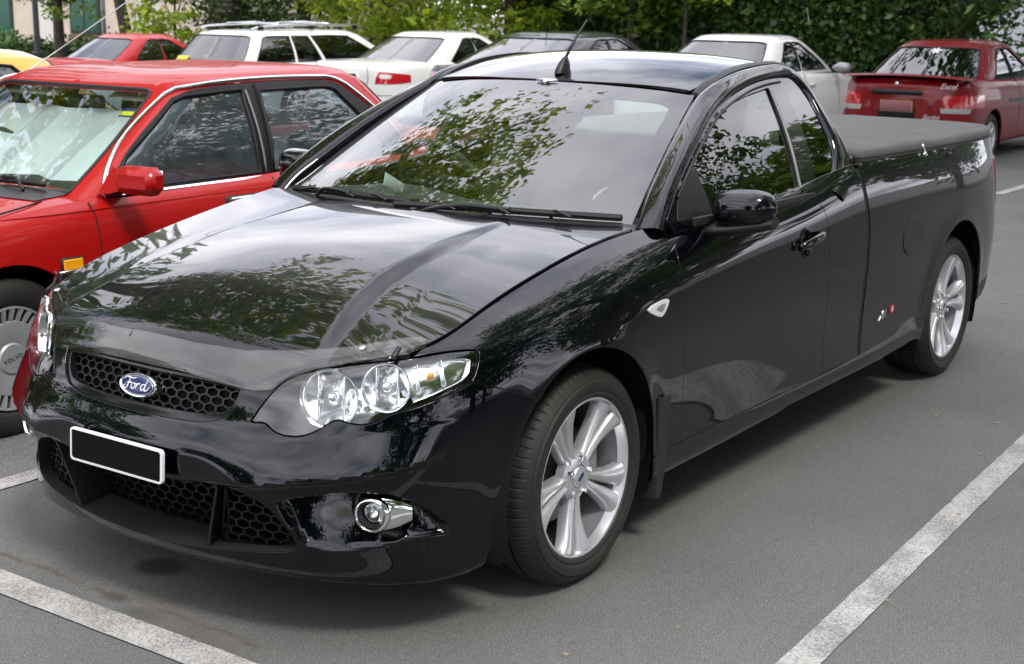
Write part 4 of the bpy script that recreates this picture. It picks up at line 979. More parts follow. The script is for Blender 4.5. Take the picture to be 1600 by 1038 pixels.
st_ = link('registration_sticker', *move(cbox(.115, .062, .002, .0005), sk-Fs[:, 2]*.012, Fs), M['sticker_blue'], vb.windscreen); link('sticker_face', *move(cbox(.105, .030, .002, .0005), sk-Fs[:, 2]*.0095-Fs[:, 1]*.008, Fs), M['sticker_yellow'], vb.windscreen)
link('interior_mirror', *move(cbox(.03, .24, .07, .015), (.42, .02, 1.20), rot('Z', 8)), M['plastic'], rt, angle=40)
for y in (.36, -.36): link('sun_visor', *move(cbox(.15, .36, .014, .005), (.36, y, 1.255), rot('Y', 24)), M['lining'], rt, angle=40)
a0 = np.array([.72, -.715, 1.03]); a1 = np.array([-.62, -.66, 1.75]); link('aerial', *tube([a0, (a0+a1)/2+np.array([-.01, 0, 0]), a1], [.0045, .004, .003], 6), M['satin'], rt)
link('number_plate', *move(cbox(.012, .37, .10, .003), (2.40, 0, .45)), M['plate_pale'], rt); link('front_grille', *cbox(.02, .62, .16, .005, (2.385, 0, .66)), M['plastic'], rt)
for m in (1, -1): link('headlamp', *cbox(.03, .34, .15, .01, (2.37, m*.55, .67)), M['white_lens'], rt, angle=30)
# ---------------------------------------------------------------- the far row, all nose away from us
ROW = 'cars parked along the far row'
def far_loc(xr, y, L): x = xr-L/2; return (x, y, GZ(x, y))
def tail(B, lamps, mt2=None):
    for dom, m in lamps: on_low(B, 'tail_lamp', B.rear(dom), m, off=.004)
# red hatch-lipped sedan with spoiler
P = dict(L=4.10, W=1.64, corner=.16, round=.08, top=[(2.05, .66), (1.3, .84), (.9, .90), (-1.0, .96), (-1.6, .985), (-2.05, .95)], belt=.90, roof=1.335, yb=.73, yr=.53, xfb=1.05, xft=.35, xrt=-.82, xrb=-1.52, cf=1.0, cr=1.0, hubs=(1.30, -1.10), R=.285, wins=SEDAN_W, res=.06, tuck=.06, crown=.03)
hy = build_car('red_hatchback', 'deep red car with boot spoiler, white flower sticker and plain mauve plate', 'car', P, M['maroon_paint'], far_loc(-12.95, -3.10, 4.1), math.pi, ROW); R_ = hy.root
on_low(hy, 'tail_lamp', hy.rear([(.80, .80), (.50, .80), (.48, .70), (.52, .66), (.81, .66)]), M['red_lens'], corner=40)
on_low(hy, 'reverse_lamp', hy.rear([(.76, .655), (.53, .655), (.47, .66), (.48, .605), (.75, .60)]), M['grey_lens'], corner=40)
xb = -2.06
link('rear_spoiler', *loft([[(x, y, z) for x, z in ((-1.66-.02*abs(y), 1.005-.03*abs(y)), (-1.80, 1.02-.04*y*y), (-2.0+.1*y*y, 1.03-.06*y*y), (-2.03+.1*y*y, 1.012-.06*y*y), (-1.8, .995-.045*y*y))] for y in np.linspace(-.74, .74, 21)]), M['maroon_paint'], R_, angle=40)
for y in (-.62, 0, .62): link('spoiler_foot', *cbox(.14, .07, .07, .015, (-1.82, y, .965)), M['maroon_paint'], R_, angle=40)
link('boot_handle', *move(cbox(.04, .62, .055, .018), (xb+.015, .04, .825)), M['plastic'], R_, angle=40)
npz = link('number_plate', *move(cbox(.012, .37, .125, .003), (xb-.012, .02, .665)), M['plate_mauve'], R_); link('plate_edge', *cbox(.010, .380, .128, .003, (xb-.008, .02, .665)), M['plate_yellow'], npz); link('plate_holder', *cbox(.010, .42, .15, .004, (xb-.004, .02, .606)), M['plastic'], npz)
Fx = frame((-1, 0, 0))
for s_, sz, y, z in (('Excel', .088, -.56, .905), ('Sprint', .082, -.39, .555)):
    link('boot_script', *move(text_mesh(s_, sz, .003, .45), (xb-.008+.03*(abs(y) > .5), y, z), Fx), M['plate_pale'], R_, smooth=False)
link('boot_emblem', *move(lathe([(0, .008), (.020, .006), (.024, 0)], 18), (xb-.0, .03, .915), np.stack([Fx[:, 0], Fx[:, 2], Fx[:, 1]], 1)), M['satin'], R_)
rwn = np.array(hy.cab.N(*hy.cd([(14, .8)])[0])); rwp = np.array(hy.cab.F(*hy.cd([(13.86, .83)])[0])); Fw = frame(rwn)
fl_ = []
for k in range(6):
    a = k*math.pi/3+.2; fl_ += [(.085*math.cos(a-.22), .085*math.sin(a-.22)), (.10*math.cos(a), .10*math.sin(a)), (.085*math.cos(a+.22), .085*math.sin(a+.22)), (.035*math.cos(a+math.pi/6), .035*math.sin(a+math.pi/6))]
link('flower_sticker', *move(prism(np.array(fl_)*.70, .003), rwp+rwn*.004+np.array([0, -.05, 0]), Fw), M['white_trim'], hy.rear_window, smooth=False)
wa = [np.array(hy.cab.F(*hy.cd([(u, t)])[0]))*[1, 1, 1]+rwn*.02 for u, t in ((13.0, .10), (12.85, .35), (12.75, .72))]
link('rear_wiper', *tube(wa, .008, 6), M['rubber'], hy.rear_window)
shutline(hy, hy.side([(x, .40) for x in np.linspace(-1.45, -2.0, 6)]), r=.004)
for x in (-.15,): shutline(hy, hy.side([(x, z) for z in np.linspace(.30, .95, 10)]))
on_low(hy, 'side_strip', hy.side([(.9, .70), (-.55, .72), (-.55, .68), (.9, .66)]), M['plastic'], off=.006)
# white sedan with the door mirror
P = dict(L=4.75, W=1.80, top=[(2.35, .70), (1.4, .88), (1.0, .93), (-1.0, .97), (-1.6, 1.0), (-2.35, .98)], belt=.94, roof=1.385, yb=.80, yr=.60, xfb=1.15, xft=.40, xrt=-.70, xrb=-1.42, hubs=(1.5, -1.3), R=.32, wins=SEDAN_W, res=.07)
ws_ = build_car('white_sedan', 'white sedan with grey door mirror, half hidden behind the black roof', 'sedan', P, M['silver_white'], far_loc(-12.35, -5.86, 4.75), math.pi, ROW)
def mirror_(B, x, z, mt):
    for m in (1, -1):
        rg = [[(x+a*math.cos(t), m*(B.P['W']/2-.06+yy), z+b*math.sin(t)) for t in np.linspace(0, 2*math.pi, 14, endpoint=False)] for yy, a, b in ((0, .03, .02), (.05, .05, .05), (.10, .07, .075), (.22, .06, .068), (.25, .03, .04))]
        link('door_mirror', *loft(rg), mt, B.root, angle=60)
mirror_(ws_, .80, 1.0, M['hub_grey'])
for m in (1, -1):
    for x in (.05, -.95): link('door_handle', *cbox(.16, .03, .035, .01, (x, m*.90, .80)), M['silver_white'], ws_.root, angle=40)
on_low(ws_, 'side_skirt', ws_.side([(1.05, .34), (-.85, .34), (-.85, .22), (1.05, .22)]), M['grey_trim'], off=.012)
for x in (.95, -.12): shutline(ws_, ws_.side([(x, z) for z in np.linspace(.36, .95, 10)]))
link('aerial', *tube([(.55, -.62, 1.40), (.25, -.66, 1.78)], .004, 5), M['satin'], ws_.root)
tail(ws_, [([(.86, .92), (.55, .92), (.55, .76), (.86, .76)], M['red_lens'])])
# dark grey sedan
P = dict(L=4.6, W=1.86, top=[(2.3, .70), (1.4, .88), (1.0, .93), (-1.0, .99), (-1.7, 1.04), (-2.3, 1.02)], belt=.96, roof=1.41, yb=.85, yr=.66, xfb=1.45, xft=.50, xrt=-.75, xrb=-1.98, cf=1.1, cr=1.1, hubs=(1.45, -1.3), R=.32, wins=SEDAN_W, res=.07, roofcrown=.05)
dk = build_car('charcoal_sedan', 'charcoal sedan with sloping rear window and short roof aerial', 'sedan', P, M['charcoal_paint'], far_loc(-11.7, -8.30, 4.6), math.pi, ROW)
link('aerial', *tube([(-.52, 0, 1.44), (-.60, 0, 1.50), (-.72, 0, 1.62)], [.012, .006, .004], 6), M['plastic'], dk.root)
tail(dk, [([(.86, .95), (.55, .95), (.55, .78), (.86, .78)], M['red_lens'])]); mirror_(dk, .85, 1.0, M['charcoal_paint'])
# white sedan with the red and white tail lamp
P = dict(L=4.88, W=1.84, corner=.2, round=.10, top=[(2.4, .68), (1.4, .86), (1.0, .93), (-1.0, .99), (-1.7, 1.04), (-2.44, 1.0)], belt=.95, roof=1.40, yb=.82, yr=.60, xfb=1.3, xft=.45, xrt=-.66, xrb=-1.55, cf=1.1, cr=1.1, hubs=(1.55, -1.25), R=.33, wins=SEDAN_W, res=.06, roofcrown=.05)
cm = build_car('white_saloon', 'white rounded sedan with a red and clear tail lamp, left of the charcoal sedan', 'sedan', P, M['white_paint'], far_loc(-13.1, -11.75, 4.88), math.pi, ROW)
on_low(cm, 'tail_lamp', cm.rear([(.90, .80), (.885, .855), (.80, .885), (.62, .90), (.59, .83), (.575, .73), (.80, .73), (.895, .75)]), M['red_lens'], off=.006)
on_low(cm, 'reverse_lamp', cm.rear([(.78, .855), (.65, .868), (.63, .83), (.66, .805), (.77, .805)]), M['white_lens'], off=.010)
bx = -2.44
link('plate_recess', *cbox(.02, .62, .19, .01, (bx+.012, 0, .79)), M['white_warm'], cm.root); link('number_plate', *move(cbox(.012, .36, .11, .003), (bx-.006, -.05, .79)), M['plate_pale'], cm.root); link('plate_shadow_box', *cbox(.012, .46, .15, .004, (bx-.001, -.05, .795)), M['plastic'], cm.root)
link('boot_seam', *tube([(bx+.02, y, z) for y, z in ((-.48, 1.0), (-.50, .80), (-.46, .66), (0, .64), (.46, .66), (.50, .80), (.48, 1.0))], .005, 5), M['grey_trim'], cm.root)
s0_, z0_ = cm.sx(-1.75, .78), .78
link('fuel_flap', *tube(rings_of(cm.low, np.array([(s0_+.085*math.cos(t), z0_+.085*math.sin(t)) for t in np.linspace(0, 6.283, 30, endpoint=False)]), .001), .004, 4, True), M['grey_trim'], cm.root)
shutline(cm, cm.rear([(y, .56) for y in np.linspace(.1, .88, 14)]), r=.005, sides=(1, -1)); mirror_(cm, .85, 1.0, M['white_paint'])
# white wagon with roof rails
WW = dict(SEDAN_W); WW['rear_side'] = [(6.95, .10), (8.0, .10), (8.0, .5), (8.0, .91), (6.95, .90), (6.95, .5)]; WW['load_side'] = [(8.15, .10), (9.5, .10), (9.85, .16), (9.85, .5), (9.80, .86), (9.5, .91), (8.15, .91), (8.15, .5)]
WW['back'] = [(14, .16), (13, .16), (12.0, .16), (11.35, .18), (11.35, .5), (11.4, .88), (12.0, .92), (13, .93), (14, .93)]
P = dict(L=4.95, W=1.82, corner=.12, round=.05, top=[(2.4, .70), (1.5, .88), (1.1, .93), (-1.0, .97), (-1.8, 1.0), (-2.47, .99)], belt=.95, roof=1.44, yb=.82, yr=.64, xfb=1.4, xft=.55, xrt=-2.02, xrb=-2.42, cf=1.0, cr=.45, hubs=(1.6, -1.3), R=.32, wins=WW, res=.07, roofcrown=.045)
wg = build_car('white_wagon', 'white station wagon with silver roof rails and yellow sticker in its rear window', 'station wagon', P, M['white_paint'], far_loc(-12.55, -14.15, 4.95), math.pi, ROW)
for m in (1, -1):
    rl_ = curve([np.array(p) for p in ((-1.95, m*.56, 1.50), (-1.75, m*.57, 1.54), (-.6, m*.58, 1.565), (.5, m*.57, 1.545), (.68, m*.56, 1.50))], .1, 170, False); ro_ = link('roof_rail', *tube(rl_, .018, 8), M['satin'], wg.root, angle=60)
    for x in (-1.75, -.6, .45): link('rail_foot', *cbox(.12, .035, .07, .01, (x, m*.575, 1.52)), M['plastic'], ro_, angle=30)
for x in (-1.35, -.2): link('roof_bar', *tube([(x, -.58, 1.575), (x, 0, 1.60), (x, .58, 1.575)], .018, 8), M['satin'], wg.root)
yp = np.array(wg.cab.F(*wg.cd([(12.4, .20)])[0])); yn = np.array(wg.cab.N(*wg.cd([(12.4, .20)])[0])); link('rear_sticker', *move(cbox(.28, .07, .003, .001), yp+yn*.006, frame(yn)), M['sticker_yellow'], wg.rear_window)
tail(wg, [([(.87, .95), (.72, .95), (.72, .62), (.87, .62)], M['red_lens'])])
# bright red sedan, furthest left
P = dict(L=4.55, W=1.70, top=[(2.25, .68), (1.3, .84), (.95, .88), (-1.0, .93), (-1.6, .97), (-2.27, .95)], belt=.90, roof=1.345, yb=.76, yr=.56, xfb=1.05, xft=.30, xrt=-.72, xrb=-1.45, cf=.9, cr=.8, hubs=(1.4, -1.2), R=.30, wins=SEDAN_W, res=.07)
r2 = build_car('bright_red_sedan', 'bright red sedan furthest left in the far row, beyond the yellow car', 'sedan', P, M['bright_red'], far_loc(-12.8, -18.35, 4.55), math.pi, ROW)
tail(r2, [([(.82, .88), (.45, .88), (.45, .74), (.82, .74)], M['red_lens'])]); mirror_(r2, .62, .96, M['chrome'])
# yellow hatch beyond the red sedan, and a white car behind it
HW = dict(SEDAN_W); P = dict(L=3.75, W=1.62, corner=.2, round=.12, top=[(1.85, .66), (1.1, .86), (.8, .90), (-.9, .98), (-1.87, .95)], belt=.90, roof=1.345, yb=.74, yr=.55, xfb=1.2, xft=.35, xrt=-1.12, xrb=-1.72, cf=1.0, cr=.9, hubs=(1.15, -1.2), R=.28, wins=HW, res=.06)
yl = build_car('yellow_hatchback', 'small yellow hatchback showing only its rear corner at the left edge', 'hatchback', P, M['yellow_paint'], (-1.64, -5.55, GZ(-1.64, -5.55)), 0)
P = dict(L=4.4, W=1.70, top=[(2.2, .68), (1.3, .86), (.9, .92), (-1.0, .95), (-1.6, .98), (-2.2, .95)], belt=.90, roof=1.285, yb=.76, yr=.56, xfb=1.1, xft=.35, xrt=-.7, xrb=-1.4, hubs=(1.35, -1.2), R=.30, wins=SEDAN_W, res=.08)
w3 = build_car('white_coupe', 'white car with only its curved roof end showing beyond the yellow hatchback', 'car', P, M['white_warm'], (-3.62, -8.2, GZ(-3.62, -8.2)), 0)
# ---------------------------------------------------------------- the black utility
ute_ob = thing('utility_car', 'glossy black two-door utility with blue oval badge, bonnet protector and covered tray, parked in front', 'utility car')
AA = np.linspace(.9, ute.L-.35, 240)
_sx = {}
def sx(x, z):
    """arc length on the left side wall for given x and height"""
    k = round(z, 3)
    if k not in _sx: _sx[k] = -ute.raw(AA, np.full_like(AA, k))[:, 0]
    return float(np.interp(-x, _sx[k], AA))
def side(pts): return [(sx(x, z), z) for x, z in pts]
def D3(pts): return [tuple(p) for p in ute.dom(pts)]
def top_line(s0, s1, n=24, d=.004):
    s = np.linspace(s0, s1, n); return [(a, float(ute.zmax(a))-d) for a in s]
def bot_line(s0, s1, n=24, d=.002):
    s = np.linspace(s0, s1, n); return [(a, float(ute.zmin(a))+d) for a in s]
def arc(A, t0, t1, n=22): return [(A[0]+A[2]*math.cos(math.radians(t)), A[1]+A[2]*math.sin(math.radians(t))) for t in np.linspace(t0, t1, n)]
BP = M['black_paint']
HL = [(.861,.396,.61),(.84,.419,.654),(.808,.447,.703),(.773,.48,.732),(.724,.556,.754),(.658,.652,.772),(.596,.724,.781),(.526,.774,.789),(.469,.809,.789),(.45,.82,.786),(.446,.826,.78),(.453,.832,.77),(.479,.841,.733),(.5,.841,.709),(.532,.831,.699),(.576,.813,.685),(.651,.768,.662),(.692,.733,.652),(.719,.71,.633),(.745,.68,.624),(.763,.651,.627),(.775,.626,.634),(.79,.603,.623),(.81,.576,.602),(.831,.54,.588),(.845,.498,.587),(.851,.466,.595),(.852,.439,.61),(.859,.408,.608)]
hl = D3(HL)
fy = lambda pts: D3([(float(np.interp(y, [0, .2, .4, .58, .73, .83], [.9, .89, .86, .80, .72, .58])), y, z) for y, z in pts])
shut = D3([(.494,.843,.71),(.408,.878,.68),(.33,.90,.65),(.276,.912,.633)])
front_arch_low = side([(.443, .185), (.436, .24), (.424, .30)])
arch_up = side(arc(ARCH_F, 2, 49, 10))
# --- front bumper (one piece across the nose)
half = bot_line(0, front_arch_low[0][0]-.012, 26)[0:]+front_arch_low+arch_up+shut[::-1]+hl[13:]+hl[0:3]+top_line(hl[2][0]-.02, 0, 12, .004)
outl = half+[(-a, z) for a, z in half[::-1]][1:-1]
sur_h = fy([(0, .703), (.12, .703), (.26, .701), (.365, .694), (.352, .652), (.332, .622), (.312, .606), (.29, .599), (.24, .590), (.15, .585), (0, .583)])
sur = sur_h+[(-a, z) for a, z in sur_h[::-1]][1:-1]
gri_h = fy([(0, .694), (.12, .694), (.26, .692), (.345, .685), (.338, .657), (.322, .634), (.303, .621), (.237, .611), (.139, .607), (0, .605)])
gri = gri_h+[(-a, z) for a, z in gri_h[::-1]][1:-1]
int_h = fy([(0, .430), (.17, .432), (.316, .443), (.397, .427), (.45, .399), (.484, .357), (.512, .314), (.522, .283), (.50, .272), (.426, .261), (.263, .245), (.09, .235), (0, .233)])
intk = int_h+[(-a, z) for a, z in int_h[::-1]][1:-1]
fogc = (.735, .718, .375); fog_s, fog_z = ute.dom([fogc])[0]
fog_h = [(fog_s+.082*math.cos(t)*(1.15 if math.cos(t) > 0 else 1)+.012, fog_z+.070*math.sin(t)-.012*math.cos(t)) for t in np.linspace(0, 2*math.pi, 28, endpoint=False)]
C_ = lambda p, c=48, st=.02: curve(p, st, c)
bump_t = trim(ute, C_(outl, 40), [C_(sur), C_(intk), C_(fog_h), C_([(-a, z) for a, z in fog_h])], res=.0105)
bumper_ob = panel('front_bumper', bump_t, BP, ute_ob)
# --- grille: bezel, honeycomb, dark back
panel('grille_surround', trim(ute, C_(sur), [C_(gri)], res=.02, off=-.007, depth=.03), M['gloss_black'], ute_ob)
def honeycomb(S, outl, px, pz, off, deep, wall=.16):
    outl = np.asarray(outl); V = []; F = []; n = 0
    (x0, y0), (x1, y1) = outl.min(0), outl.max(0)
    j = 0; z = y0-pz
    while z < y1+pz:
        x = -math.ceil((abs(x0)+px)/px)*px+(px*.5 if j % 2 else 0) if x0 < 0 else x0-px+(px*.5 if j % 2 else 0)
        while x < x1+px:
            hexo = np.array([(x+px*.5*a, z+pz*(2/3)*b) for a, b in ((1, .5), (0, 1), (-1, .5), (-1, -.5), (0, -1), (1, -.5))])
            cen = np.array([[x, z]]); ok = inside(np.vstack([cen, cen+(hexo-cen)*.8]), outl)
            if ok.any():
                q = hexo.copy(); bad = ~inside(q, outl)
                for i in np.where(bad)[0]:                     # pull stray corners back to the outline
                    d = outl-q[i]; q[i] = outl[(d*d).sum(1).argmin()]
                c = q.mean(0); inn = c+(q-c)*(1-wall)
                V.append(np.concatenate([q, inn, inn]))
                for k in range(2):
                    for a in range(6):
                        b = (a+1) % 6; F.append([n+k*6+a, n+k*6+b, n+k*6+6+b, n+k*6+6+a])
                n += 18
            x += px
        z += pz; j += 1
    Q = np.concatenate(V); dn = np.tile(np.repeat([-off, -off, -off-deep], 6), len(V))
    return S.F(Q[:, 0], Q[:, 1])+S.N(Q[:, 0], Q[:, 1])*dn[:, None], F
GP = C_(gri, 48, .01)
link('grille_mesh', *honeycomb(ute, GP, .043, .0215, .022, .014), M['mesh'], ute_ob, smooth=False)
panel('grille_backing', trim(ute, C_(gri), res=.05, off=-.055, depth=0), M['void'], ute_ob)
IP = C_(intk, 48, .012)
def clip_poly(P, f): return np.array([p for p in P if f(p)])
fin = fy([(.318, .436), (.262, .262)])
def fin_y(z): return np.interp(z, [fin[1][1], fin[0][1]], [fin[1][0], fin[0][0]])
IPc = dense(IP, .006)
mid = clip_poly(IPc, lambda p: abs(p[0]) < fin_y(p[1])-.012)
lef = clip_poly(IPc, lambda p: p[0] > fin_y(p[1])+.012)
for nm, pl, off in (('intake_mesh', mid, .10), ('side_intake_mesh', lef, .035), ('side_intake_mesh', lef*[-1, 1], .035)):
    link(nm, *honeycomb(ute, pl, .046, .0235, off, .02, .15), M['mesh'], ute_ob, smooth=False)
panel('intake_backing', trim(ute, C_(intk), res=.06, off=-.15, depth=-.15, roll=.0005), M['void'], ute_ob)
for s in (1, -1):
    zs = np.linspace(.25, .45, 9); ys = np.array([fin_y(z) for z in zs]); rings = []
    for y, z in zip(ys, zs):
        p = ute.F(y*s, z); nn = ute.N(y*s, z); w = np.array([0, .007, 0])
        rings.append([p-nn*.004-w*.6, p-nn*.004+w*.6, p-nn*.11+w, p-nn*.11-w])
    link('intake_fin', *loft(rings), M['mesh'], ute_ob, angle=30)
# lower floor of the intake
# --- number plate
P0 = np.array([.975, 0, .473]); Fp = frame((1, 0, .06))
def rrect(w, h, r, n=6):
    return [(sx_*(w/2-r)+r*math.cos(t), sy_*(h/2-r)+r*math.sin(t)) for sx_, sy_, a in ((1, 1, 0), (-1, 1, 90), (-1, -1, 180), (1, -1, 270)) for t in np.radians(np.linspace(a, a+90, n))]
plate = link('number_plate', *move(prism(rrect(.362, .083, .009), .003, .0008), P0, Fp), M['plate_black'], ute_ob, angle=30)
ring_o = np.array(rrect(.372, .093, .012)); ring_i = np.array(rrect(.360, .081, .008)); n_ = len(ring_o)
z4 = lambda P, z: np.c_[P, np.full(len(P), z)]
V, F = loft([z4(ring_o, -.006), z4(ring_o, .004), z4(ring_i, .0046), z4(ring_i, .0)], caps=False)
link('plate_frame', *move((V, F), P0, Fp), M['white_trim'], plate, angle=40)
link('plate_bracket', *move(cbox(.30, .05, .03, .004, (0, 0, -.02)), P0, Fp), M['plastic'], plate)
# --- oval badge with script
bc = np.array(ute.F(0.0, .648))+np.array(ute.N(0.0, .648))*-.003; Fb = frame(ute.N(0.0, .648))
ell = lambda a, b, n=40: [(a*math.cos(t), b*math.sin(t)) for t in np.linspace(0, 2*math.pi, n, endpoint=False)]
badge = link('oval_badge', *move(loft([z4(np.array(ell(.073, .034)), -.02), z4(np.array(ell(.073, .034)), .006), z4(np.array(ell(.070, .031)), .010), z4(np.array(ell(.0655, .0275)), .008)], caps=False), bc, Fb), M['chrome'], ute_ob, angle=60)
link('badge_face', *move(loft([z4(np.array(ell(.0660, .0280)), .0078), z4(np.array(ell(.045, .018)), .0100), z4(np.array(ell(.01, .004)), .0106)]), bc, Fb), M['blue_enamel'], badge)
link('badge_rim', *move(tube(z4(np.array(ell(.0615, .0245)), .0088), .0008, 5, True), bc, Fb), M['chrome'], badge)
STROKES = [  # flowing script: F o r d
 [(-44, 8), (-40, 14), (-30, 14.5), (-18, 13.5), (-9, 15), (-6, 17)], [(-25, 14), (-28, 4), (-31, -7), (-36, -13), (-42, -12), (-43, -7), (-38, -4)], [(-35, 1), (-28, 2.5), (-20, 2.5), (-17, 4)],
 [(-11, 3), (-16, 1), (-18, -5), (-15, -10), (-9, -9), (-6, -3), (-8, 2), (-11, 3), (-4, 2), (0, 3.5)], [(0, 3.5), (-1, -3), (-3, -10)], [(-1, -3), (3, 2), (8, 4), (10, 2)],
 [(27, 3), (21, 4), (15, 0), (14, -6), (17, -10), (23, -7), (27, 0)], [(34, 17), (30, 8), (27, -2), (27, -9), (32, -9.5), (38, -5), (42, 1)]]
sv = []
for st in STROKES:
    c = curve([np.array(p, float) for p in st], 1.6, 95, closed=False)*.00118
    t = np.linspace(0, 1, len(c)); sv.append(tube(np.c_[c[:, 0], c[:, 1], np.full(len(c), .0098)], .0011+.0012*np.sin(math.pi*np.clip(t, 0.05, .95)), 6))
link('badge_script', *move(merge(*sv), bc, Fb), M['white_trim'], badge)
# --- headlights
def bowl(R, depth, bulb=.012):
    pr = [(bulb, 0)]+[(bulb+(R-bulb)*t, depth*t**1.9) for t in np.linspace(.12, 1, 9)]+[(R+.003, depth+.002), (R+.004, depth-.004), (R*.8, depth*.4)]
    return lathe(pr, 40)
hlC = C_(hl, 50, .012)
lens_t = trim(ute, hlC, res=.02, gap=.0045, off=-.001, depth=.012, roll=.003)
hous_t = trim(ute, hlC, res=.03, gap=.004, off=-.095, depth=-.09, roll=.0005)
inner_line = [(a, z) for a, z in hl if True]
# pale indicator chamber in the outer third, with a stepped reflector
ind = D3([(.655,.715,.765),(.585,.755,.772),(.50,.80,.779),(.468,.826,.772),(.50,.838,.728),(.57,.80,.70),(.64,.765,.677)])
ind_t = trim(ute, C_(ind), res=.02, off=-.03, depth=-.012)
for mir in (False, True):
    f3 = tmirror if mir else (lambda t: t); f2 = (lambda vf: flip(*vf)) if mir else (lambda vf: vf)
    hs = panel('headlight', f3(hous_t), M['gloss_black'], ute_ob)
    panel('headlight_lens', f3(lens_t), M['lens'], hs)
    panel('indicator_lamp', f3(ind_t), M['reflector'], hs)
    for (px_, R, dp, bk) in (((.79, .590, .684), .076, .080, .050), ((.68, .70, .716), .062, .068, .048)):
        s_, z_ = ute.dom([px_])[0]; p = np.array(ute.F(s_, z_)); n = np.array(ute.N(s_, z_)); ax = np.array([.90, .40, -.02])+n*.45; ax /= np.linalg.norm(ax)
        Fr = frame(ax); L = np.stack([Fr[:, 0], Fr[:, 2], Fr[:, 1]], 1)       # lathe axis (y) onto the outward axis
        o = p-n*.012-ax*dp
        link('headlamp_bowl', *f2(move(bowl(R, dp-.012), o, L)), M['reflector'], hs, angle=50)
        link('bulb_shield', *f2(move(lathe([(.0, .052), (.010, .050), (.0135, .044), (.0145, .022), (.0145, 0)], 20), o, L)), M['chrome'], hs, angle=50)
        for k in (-1, 1):
            link('reflector_rib', *f2(move(cbox(.004, dp*.5, R*1.5, .001, (k*R*.45, dp*.42, 0)), o, L)), M['reflector'], hs)
    q0, q1 = [np.array(ute.F(*ute.dom([c])[0])) for c in ((.735, .645, .695), (.60, .755, .735))]
    for q in (q0, q1):
        s_, z_ = ute.dom([q])[0]; n = np.array(ute.N(s_, z_)); link('reflector_bridge', *f2(move(cbox(.10, .085, .02, .008), np.array(ute.F(s_, z_))-n*.075, frame(n))), M['reflector'], hs)
    for x_, y_, z_c in ((.60, .745, .742), (.545, .785, .748)):
        s_, z_ = ute.dom([(x_, y_, z_c)])[0]; n = np.array(ute.N(s_, z_)); p = np.array(ute.F(s_, z_))
        link('indicator_rib', *f2(move(cbox(.006, .07, .016, .002), p-n*.024, frame(n))), M['chrome'], hs)
    s_, z_ = ute.dom([(.575, .768, .745)])[0]; n = np.array(ute.N(s_, z_)); p = np.array(ute.F(s_, z_))
    link('indicator_bulb', *f2(move(lathe([(0, .016), (.007, .013), (.010, .004), (.010, 0)], 16), p-n*.032, np.stack([frame(n)[:, i] for i in (0, 2, 1)], 1))), M['amber'], hs)
# --- fog lamps
for mir in (False, True):
    f3 = tmirror if mir else (lambda t: t); f2 = (lambda vf: flip(*vf)) if mir else (lambda vf: vf)
    fg = panel('fog_lamp', f3(trim(ute, C_(fog_h), res=.03, off=-.06, depth=-.06, roll=.0005, gap=.001)), M['gloss_black'], ute_ob)
    p = np.array([.742, .702, .385]); ax = np.array([.90, .36, .0]); ax /= np.linalg.norm(ax); Fr = frame(ax); L = np.stack([Fr[:, 0], Fr[:, 2], Fr[:, 1]], 1)
    o = p-ax*.05
    link('fog_bezel', *f2(move(lathe([(.0345, .028), (.037, .048), (.041, .052), (.046, .050), (.049, .042), (.050, .02)], 36), o, L)), M['chrome'], fg, angle=50)
    link('fog_tube', *f2(move(lathe([(.036, .046), (.031, .034), (.030, .012), (.012, .0)], 32), o, L)), M['plastic'], fg, angle=50)
    link('fog_reflector', *f2(move(lathe([(.002, .004), (.015, .007), (.026, .022)], 28), o, L)), M['reflector'], fg)
    link('fog_lens', *f2(move(lathe([(.0, .028), (.016, .026), (.027, .021)], 28), o, L)), M['lens'], fg)
    # chrome wing sweeping outwards from the bezel
    rings = []
    for t in np.linspace(0, 1, 9):
        c = o+ax*.045+np.array([-.055, .052, 0])*t+np.array([-.012, .002, -.002])*t*t
        h = .043*(1-.50*t**2.2); w = .020*(1-.3*t)
        rings.append([c+np.array([.62, .78, 0])*w*math.cos(a)*.6+np.array([0, 0, 1])*h*math.sin(a)+np.array([-.78, .62, 0])*.02 for a in np.linspace(-1.4, 1.4, 9)])
    link('fog_wing', *f2(loft(rings, caps=False, closed=False)), M['chrome'], fg)
# --- front wings, doors, cab sides, tray sides, sills
def sill_z(x): return np.interp(-x, [.3, .55, 1.7, 1.966, 2.2, 2.7], [.304, .306, .306, .315, .352, .355])
door_f = [(-.535, float(sill_z(-.535))), (-.533, .501), (-.512, .674), (-.509, .835), (-.515, .913), (-.55, .962)]
door_r = [(-1.634, .306), (-1.628, .558), (-1.600, .842), (-1.585, .925), (-1.535, .985)]
gapl = [(-1.966, .315), (-1.964, .47), (-1.958, .70), (-1.953, .858), (-1.930, .991), (-1.905, 1.06)]
sd = lambda pts: side(pts)
arch_all = sd(arc(ARCH_F, 49, 175, 26))
s_df = sx(-.60, 1.0); s_dr = sx(-1.53, 1.0); s_g = sx(-1.90, 1.05)
wing = hl[6:14]+shut+arch_all[1:]+sd([(-.353, .304)])+sd(door_f)+top_line(s_df, hl[6][0]+.035, 30)
fend_t = trim(ute, C_(wing, 40), res=.02)
both('fender', fend_t, BP, ute_ob)
dr = sd(door_f)+top_line(s_df, s_dr, 20, .003)+sd(door_r[::-1])
door_l = both('door', trim(ute, C_(dr, 40), res=.028), BP, ute_ob)
cs = sd(door_r)+top_line(s_dr, s_g, 10, .003)+sd(gapl[::-1])
cab_l = both('cab_side', trim(ute, C_(cs, 40), res=.028, gap=.0022), BP, ute_ob)
s_end = sx(-3.99, .7)
rear_arch = sd(arc(ARCH_R, 2, 178, 34))
g2 = sd([(x-.030, z) for x, z in gapl])
